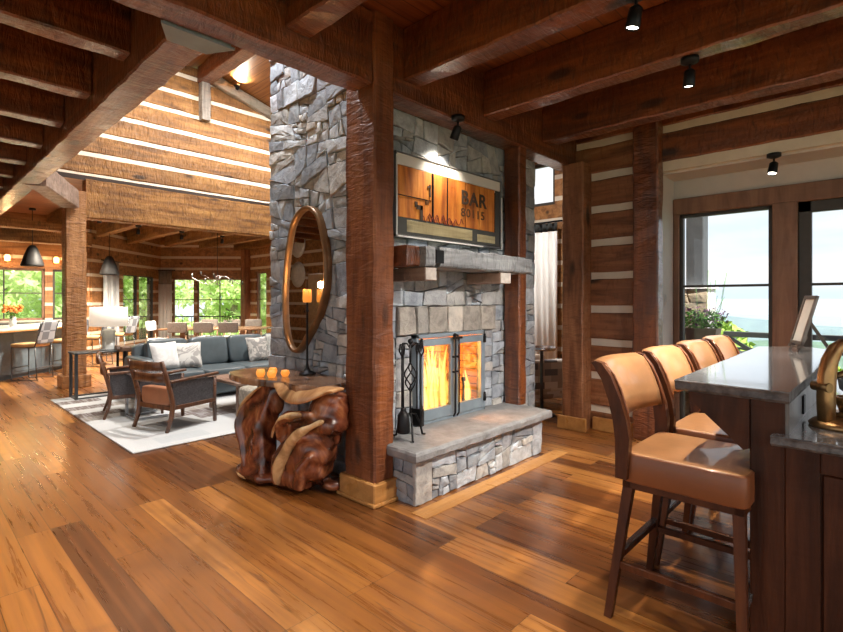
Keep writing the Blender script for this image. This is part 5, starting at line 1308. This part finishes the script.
def make_kstool():
    t_ = thing('counter_stool', 'x', 'counter stool', (0, 0, 0), 0, 'stools along the kitchen island')  # faces +y
    m = MB(); m.cushion((0, .02, .62), (.44, .44, .07), .3, 10); m.build('seat', KS, t_)
    m = MB(); m.cushion((0, -.27, .84), (.42, .03, .40), .2, 10, rot=Matrix.Rotation(.22, 3, 'X')); m.build('backrest', WV, t_)
    for sx in (-1, 1):
        m = MB(); x = sx*.2
        m.tube([(x, -.35, 1.05), (x, -.20, .6), (x, -.16, .585), (x, .2, .585), (x, .2, .01), (x, -.24, .01), (x, -.20, .6)], .011, 6); m.build('leg', DM, t_)
    m = MB(); m.tube([(-.2, .2, .22), (.2, .2, .22)], .010, 6); m.tube([(-.2, -.23, .22), (.2, -.23, .22)], .010, 6); m.build('footrest', DM, t_)
    return t_
ks = None
for i, k in enumerate((0, .66, 1.3, 1.95)):
    p = (1.68+k, 11.24+k, 0); lab = ['oak and metal counter stool just left of the great room post', 'oak and metal counter stool hidden partly by the great room post', 'oak and metal counter stool seen left of the white lamp shade', 'oak and metal counter stool right of the white lamp shade, farthest along'][i]
    if ks is None: ks = make_kstool(); ks.location = p; ks.rotation_euler = (0, 0, PI/4); ks['label'] = lab
    else: dup(ks, p, PI/4, lab)
pv = thing('flower_vase', 'glass vase of orange flowers on the kitchen island', 'vase', (1.5, 11.9, .925))
m = MB(); m.lathe([(0, 0), (.05, 0), (.055, .10), (.045, .2), (.04, .2), (.05, .10), (.045, .01), (0, .01)], (0, 0, 0), 18); m.build('vase', plain('clear_vase', (.6, .62, .6), .1, bump=0), pv)
m = MB(); leaves(m, (0, 0, .25), (.12, .12, .10), 60, .04, random.Random(2), 0); m.build('foliage', LEAF, pv)
m = MB(); R = random.Random(5)
for k in range(26): m.ball((R.uniform(-.13, .13), R.uniform(-.13, .13), .33+R.uniform(-.05, .06)), .032, 5)
m.build('blooms', plain('orange_petals', (.75, .25, .05), .7, var=.3), pv)
def pendant(x, y, zb, label):
    t_ = thing('pendant_lamp', label, 'pendant lamp', (x, y, zb), 0, 'pendants over the island')
    m = MB(); m.lathe([(.20, 0), (.205, .03), (.15, .22), (.09, .38), (.05, .44), (.0, .45)], (0, 0, 0), 28); m.lathe([(.192, .0), (.14, .21), (.08, .36), (0, .42)], (0, 0, 0), 28); m.build('shade', plain('oiled_bronze_shade', (.02, .02, .021), .6, .3, bump=0), t_)
    m = MB(); m.tube([(0, 0, .44), (0, 0, 3.36-zb)], .006, 6); m.lathe([(0, 3.33-zb), (.06, 3.33-zb), (.06, 3.365-zb), (0, 3.365-zb)], (0, 0, 0), 14); m.build('cord', BLACK, t_)
    m = MB(); m.ball((0, 0, .16), .04, 8); m.build('bulb', BULB, t_); light('bulb_light', 'POINT', (0, 0, .02), 14, (1, .75, .45), .05, t_)
pendant(2.0, 13.29, 2.14, 'black cone pendant lamp left of the great room post')
pendant(3.50, 13.55, 2.02, 'black cone pendant lamp right of the great room post')
SC = emit('sconce_glow', (1, .45, .13), 5)
for i, (x, y, z) in enumerate(((1.72, 14.46, 2.38), (2.62, 14.46, 2.38), (3.16, 14.44, 1.50))):
    t_ = thing('wall_sconce', ['small warm sconce on the kitchen logs left of the pendant', 'small warm sconce on the kitchen logs beside the post', 'amber lantern sconce on the wall behind the lamp shade'][i], 'wall lamp', (x, y, z), 0, 'warm kitchen wall lights')
    m = MB(); m.box((-.05, .03, -.06), (.05, .07, .06), 0, .004); m.tube([(0, .04, 0), (0, -.03, .02)], .012, 8); m.build('bracket', BLACK, t_)
    m = MB(); m.lathe([(0, -.09), (.05, -.08), (.06, .02), (.03, .06), (0, .06)], (0, -.05, 0), 14); m.build('shade', SC, t_)
    light('bulb', 'POINT', (0, -.16, -.05), 5, (1, .6, .28), .05, t_)
m = MB(); m.hewn((3.10, 14.42, 0), (3.10, 14.42, 3.0), .2, .2, 0, .15, .005, .012, (1, 0, 0), 130); tag(m.build('timber_post', TBP), 'dark timber post beside the kitchen window in the far corner', 'post')
m = MB(); m.hewn((7.66, 14.92, 0), (7.66, 14.92, 3.0), .26, .26, 0, .15, .005, .012, (1, 0, 0), 131); tag(m.build('timber_post', TBP), 'dark timber post at the right corner of the dining bay', 'post')
kc = thing('base_cabinet', 'blue-grey base cabinets under the kitchen window', 'cabinet', (1.0, 14.2, 0))
m = MB(); m.box((-2, -.28, 0), (1.75, .30, .88), 0, .004); m.build('body', KB, kc); m = MB(); m.box((-2.02, -.30, .88), (1.77, .31, .92), 0, .004); m.build('worktop', plain('dark_worktop', (.10, .10, .10), .3), kc)

# entry side, seen only in the mirror
wd = thing('white_plate', 'round white wall plate seen in the mirror, upper', 'plate', (-3.10, 12.4, 3.0), 0, 'white wall plates'); wd.rotation_euler = (0, PI/2, 0)
m = MB(); m.lathe([(0, 0), (.2, 0), (.36, .03), (.37, .04), (.2, .015), (0, .015)], (0, 0, 0), 36); m.build('dish', plain('glazed_white', (.75, .75, .73), .25, bump=0), wd)
dup(wd, (-3.10, 12.4, 2.15), None, 'round white wall plate seen in the mirror, lower')
m = MB(); m.box((-3.24, 11.12, .01), (-3.18, 12.08, 2.14), 0, .01); m.box((-3.18, 11.24, .2), (-3.16, 11.96, .95), 0, .01); m.box((-3.18, 11.24, 1.1), (-3.16, 11.96, 2.0), 0, .01); struct(m.build('door_2', plain('pale_door', (.50, .36, .22), .5)))

# ------------------------------------------------------------------ OUTSIDE
def gz(x, y):
    z = -.75
    if x > 8.6: z -= (x-8.6)*(.42 if y < 6 else .10)
    return z + .12*math.sin(x*.6)*math.cos(y*.5)
m = MB(); nx, ny = 44, 44; vs = []
for i in range(nx+1):
    for j in range(ny+1):
        x = -30+110*i/nx; y = -60+130*j/ny; vs.append((x, y, gz(x, y)))
m.add(vs, [(i*(ny+1)+j, (i+1)*(ny+1)+j, (i+1)*(ny+1)+j+1, i*(ny+1)+j+1) for i in range(nx) for j in range(ny)], 0, None, True)
o = m.build('ground', plain('meadow', (.17, .19, .11), .95, var=.3, scale=.8, bump=0)); o['kind'] = 'structure'
DECK = timber('deck_boards', (.10, .08, .06), (.2, .17, .14), (.3, .26, .22), 1, rough=.7, kerf=.1, knots=False)
m = MB(); 
for k in range(13): m.box((5.9+k*.145, -6, -.06), (6.035+k*.145, 2.5, -.02), 0, .004)
m.box((5.9, -6, -.75), (7.75, 2.5, -.07)); struct(m.build('deck', DECK))
rl = thing('deck_railing', 'black deck railing with crossed braces outside the bay window', 'railing', (7.5, -1.9, -.02))
RB = plain('black_railing', (.012, .013, .016), .4, bump=0)
m = MB(); m.box((-.05, -4, .965), (.05, 3.53, 1.03), 0, .006); m.build('handrail', RB, rl)
m = MB(); m.box((-.02, -4, .80), (.02, 3.53, .83)); m.box((-.02, -4, .10), (.02, 3.53, .13)); m.build('lower_rail', RB, rl)
for y in (-3.9, -2.2, -.5, .95, 2.2, 3.50):
    m = MB(); m.box((-.04, y-.04, 0), (.04, y+.04, .99)); m.build('baluster', RB, rl)
for a, b in ((-3.9, -2.2), (-2.2, -.5), (-.5, .95), (.95, 2.2), (2.2, 3.5)):
    m = MB(); m.bar((.0, a, .13), (0, b, .97), .045, .045); m.bar((.0, a, .97), (0, b, .13), .045, .045); m.build('cross_brace', RB, rl)
dp = thing('deck_column', 'dark porch column on a tan stone pier outside the bay window', 'column', (7.0, 1.83, -.02))
m = MB(); m.box((-.08, -.10, 1.60), (.14, .10, 3.6), 0, .01); m.build('shaft', plain('charcoal_paint', (.055, .06, .065), .6, bump=0), dp)
m = MB(); stone_field(m, [(-.18, 0, .17, 1.6)], lambda u, v, d: (-.16-d, -u, v), 31, .01, .04, pal=[(.45, .36, .25), (.5, .42, .3), (.38, .32, .24)]); m.box((-.16, -.17, 0), (.2, .18, 1.6)); m.box((-.2, -.2, 1.58), (.22, .22, 1.62)); m.build('stone_pier', STONE, dp)
pf = thing('planter', 'brown planter box of small purple and green flowers outside the window', 'planter', (6.62, 1.66, .825))
m = MB(); m.prism([(-.11, -.12), (.13, -.12), (.13, .14), (-.11, .14)], 0, .01); m.add([(-.1, -.13, 0), (.1, -.13, 0), (.1, .13, 0), (-.1, .13, 0), (-.13, -.17, .26), (.13, -.17, .26), (.13, .17, .26), (-.13, .17, .26)], [(0, 3, 2, 1), (4, 5, 6, 7), (0, 1, 5, 4), (1, 2, 6, 5), (2, 3, 7, 6), (3, 0, 4, 7)]); m.build('pot', plain('weathered_pot', (.16, .12, .10), .8), pf)
m = MB(); leaves(m, (0, 0, .36), (.18, .26, .13), 420, .03, random.Random(3), 0)
R = random.Random(8)
for k in range(9):
    a = R.uniform(-.2, .2); m.tube([(0, a*.5, .28), (R.uniform(-.05, .05), a, .5), (R.uniform(-.05, .05), a*1.3, R.uniform(.55, .95))], .003, 4)
m.build('foliage', LEAF, pf)
m = MB(); leaves(m, (0, 0, .40), (.19, .27, .13), 170, .026, random.Random(4), .2); m.build('blooms', plain('purple_petals', (.18, .06, .16), .7, var=.4), pf)
ts_ = thing('plant_stand', 'dark ledge table carrying the planter outside the window', 'table', (6.62, 1.66, 0.005))
m = MB(); m.box((-.2, -.42, .78), (.2, .32, .82), 0, .005); m.build('tabletop', RB, ts_)
for sx in (-1, 1):
    for y in (-.38, .28): m = MB(); m.box((sx*.17-.015, y-.015, 0), (sx*.17+.015, y+.015, .78)); m.build('leg', RB, ts_)
# shrubs beyond the rail
def shrub(x, y, z, r, n, seed, label, mat=LEAFB):
    t_ = thing('shrub', label, 'shrub', (x, y, z), 0, 'shrubs below the deck'); m = MB(); leaves(m, (0, 0, r*.9), (r, r, r), n, .09, random.Random(seed), .35); m.build('foliage', mat, t_)
    m = MB(); m.tube([(0, 0, -.2), (0, 0, r)], .05, 6); m.build('stem', BARK, t_)
LEAFS = plain('shrub_leaf', (.30, .46, .07), .6, var=.4, scale=6, bump=0)
for i, (x, y, r, zt) in enumerate(((9.4, 2.15, .55, 1.08), (9.8, 1.35, .6, .62), (9.6, .2, .7, .55), (9.7, -1.4, .7, .5))):
    shrub(x, y, zt-1.9*r, r, 1100, 40+i, 'bright green shrub beyond the deck railing, %s from the planter' % ['first', 'second', 'third', 'fourth'][i], LEAFS)
# ridges; farther base colours are paler and bluer, haze put into the colour
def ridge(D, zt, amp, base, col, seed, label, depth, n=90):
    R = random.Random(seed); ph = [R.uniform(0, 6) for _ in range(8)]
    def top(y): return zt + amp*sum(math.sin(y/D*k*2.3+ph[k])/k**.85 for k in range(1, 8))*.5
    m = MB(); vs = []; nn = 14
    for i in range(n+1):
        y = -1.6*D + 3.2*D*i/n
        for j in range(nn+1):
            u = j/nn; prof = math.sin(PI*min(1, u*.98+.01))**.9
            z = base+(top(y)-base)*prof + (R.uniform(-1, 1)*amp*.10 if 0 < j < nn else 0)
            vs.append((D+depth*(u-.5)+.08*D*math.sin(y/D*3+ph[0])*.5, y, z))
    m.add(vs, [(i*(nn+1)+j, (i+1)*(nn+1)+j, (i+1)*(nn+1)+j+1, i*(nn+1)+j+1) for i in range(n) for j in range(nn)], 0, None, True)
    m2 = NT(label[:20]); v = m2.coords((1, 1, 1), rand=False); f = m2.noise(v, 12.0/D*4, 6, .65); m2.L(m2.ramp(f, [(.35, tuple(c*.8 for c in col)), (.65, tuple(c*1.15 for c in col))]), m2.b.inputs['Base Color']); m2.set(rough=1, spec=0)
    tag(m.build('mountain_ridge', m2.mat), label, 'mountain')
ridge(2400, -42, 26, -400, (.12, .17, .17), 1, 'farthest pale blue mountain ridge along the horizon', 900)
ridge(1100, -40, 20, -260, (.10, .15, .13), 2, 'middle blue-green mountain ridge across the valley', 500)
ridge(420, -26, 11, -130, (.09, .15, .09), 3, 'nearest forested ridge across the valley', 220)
# valley haze
hz = bpy.data.materials.new('valley_haze'); hz.use_nodes = True; hn = hz.node_tree; hn.nodes.clear()
vsn = hn.nodes.new('ShaderNodeVolumeScatter'); vsn.inputs['Color'].default_value = (.46, .62, 1, 1); vsn.inputs['Density'].default_value = .0005; ho = hn.nodes.new('ShaderNodeOutputMaterial'); hn.links.new(vsn.outputs[0], ho.inputs['Volume'])
m = MB(); m.box((90, -4200, -420), (3400, 4200, 3)); hzo = m.build('valley_haze', hz); tag(hzo, 'pale blue haze lying over the mountain valley', 'haze', kind='stuff')

# trees beyond the dining and kitchen windows
def make_tree(seed, h):
    t_ = thing('tree', 'bright green leafy tree outside the dining and kitchen windows', 'tree', (0, 0, 0), 0, 'trees beyond the far windows')
    R = random.Random(seed); m = MB(); m.tube([(0, 0, -.6), (.1, 0, h*.3), (-.05, .1, h*.6), (.1, .0, h*.9)], [.22, .16, .1, .03], 8)
    for k in range(6):
        a = R.uniform(0, 6.28); z = h*R.uniform(.25, .7); m.tube([(0, 0, z), (math.cos(a)*h*.12, math.sin(a)*h*.12, z+h*.06), (math.cos(a)*h*.24, math.sin(a)*h*.24, z+h*.14)], [.06, .04, .015], 6)
    m.build('trunk', plain('pale_bark', (.30, .25, .2), .9, var=.3), t_)
    m = MB()
    for k in range(26):
        a = R.uniform(0, 6.28); r = h*R.uniform(.02, .27); z = h*R.uniform(.10, .95); leaves(m, (math.cos(a)*r, math.sin(a)*r, z), (h*.13, h*.13, h*.10), 190, .17, R, .2)
    m.build('crown', LEAFB, t_); return t_
trs = [make_tree(1, 7), make_tree(2, 8.5), make_tree(3, 6)]
pos = [(1.6, 22), (5.0, 24.5), (8.0, 26), (11.5, 25.5), (13.5, 22.5), (15.5, 19), (14.8, 15.0), (-1.8, 23.5), (10.5, 21.6), (-5, 21.5), (3.3, 28), (7.2, 30), (13, 30), (18, 24)]
for i, (x, y) in enumerate(pos):
    t0_ = trs[i % 3]; z = gz(x, y)
    if i < 3: t0_.location = (x, y, z)
    else: dup(t0_, (x, y, z), i*1.3)
sun = bpy.data.lights.new('sun', 'SUN'); sun.energy = 7; sun.angle = math.radians(12); sun.color = (1, .96, .88); so_ = bpy.data.objects.new('sun', sun); COL.objects.link(so_)
so_.rotation_euler = Vector((.32, .62, -1.0)).to_track_quat('-Z', 'Y').to_euler()
# balcony rail outside the dining bay
br_ = thing('balcony_railing', 'thin dark balcony railing outside the dining bay windows', 'railing', (6.4, 17.9, -.4), ang)
m = MB(); m.box((-2.4, -.02, 1.24), (2.4, .02, 1.28)); m.box((-2.4, -.02, .4), (2.4, .02, .43)); m.build('rail', RB, br_)
m = MB()
for k in range(33): m.box((-2.4+k*.15-.006, -.006, .4), (-2.4+k*.15+.006, .006, 1.25))
for x in (-2.4, 0, 2.4): m.box((x-.03, -.03, -.5), (x+.03, .03, 1.28))
m.build('balusters', RB, br_)

S.view_settings.view_transform = 'Standard'; S.view_settings.look = 'None'; S.view_settings.exposure = 0.92; S.view_settings.gamma = 1.0; S.view_settings.use_curve_mapping = False
S.cycles.max_bounces = 10; S.cycles.diffuse_bounces = 5; S.cycles.transparent_max_bounces = 24; S.cycles.sample_clamp_indirect = 6; S.cycles.caustics_reflective = False; S.cycles.caustics_refractive = False
S.cycles.use_denoising = True
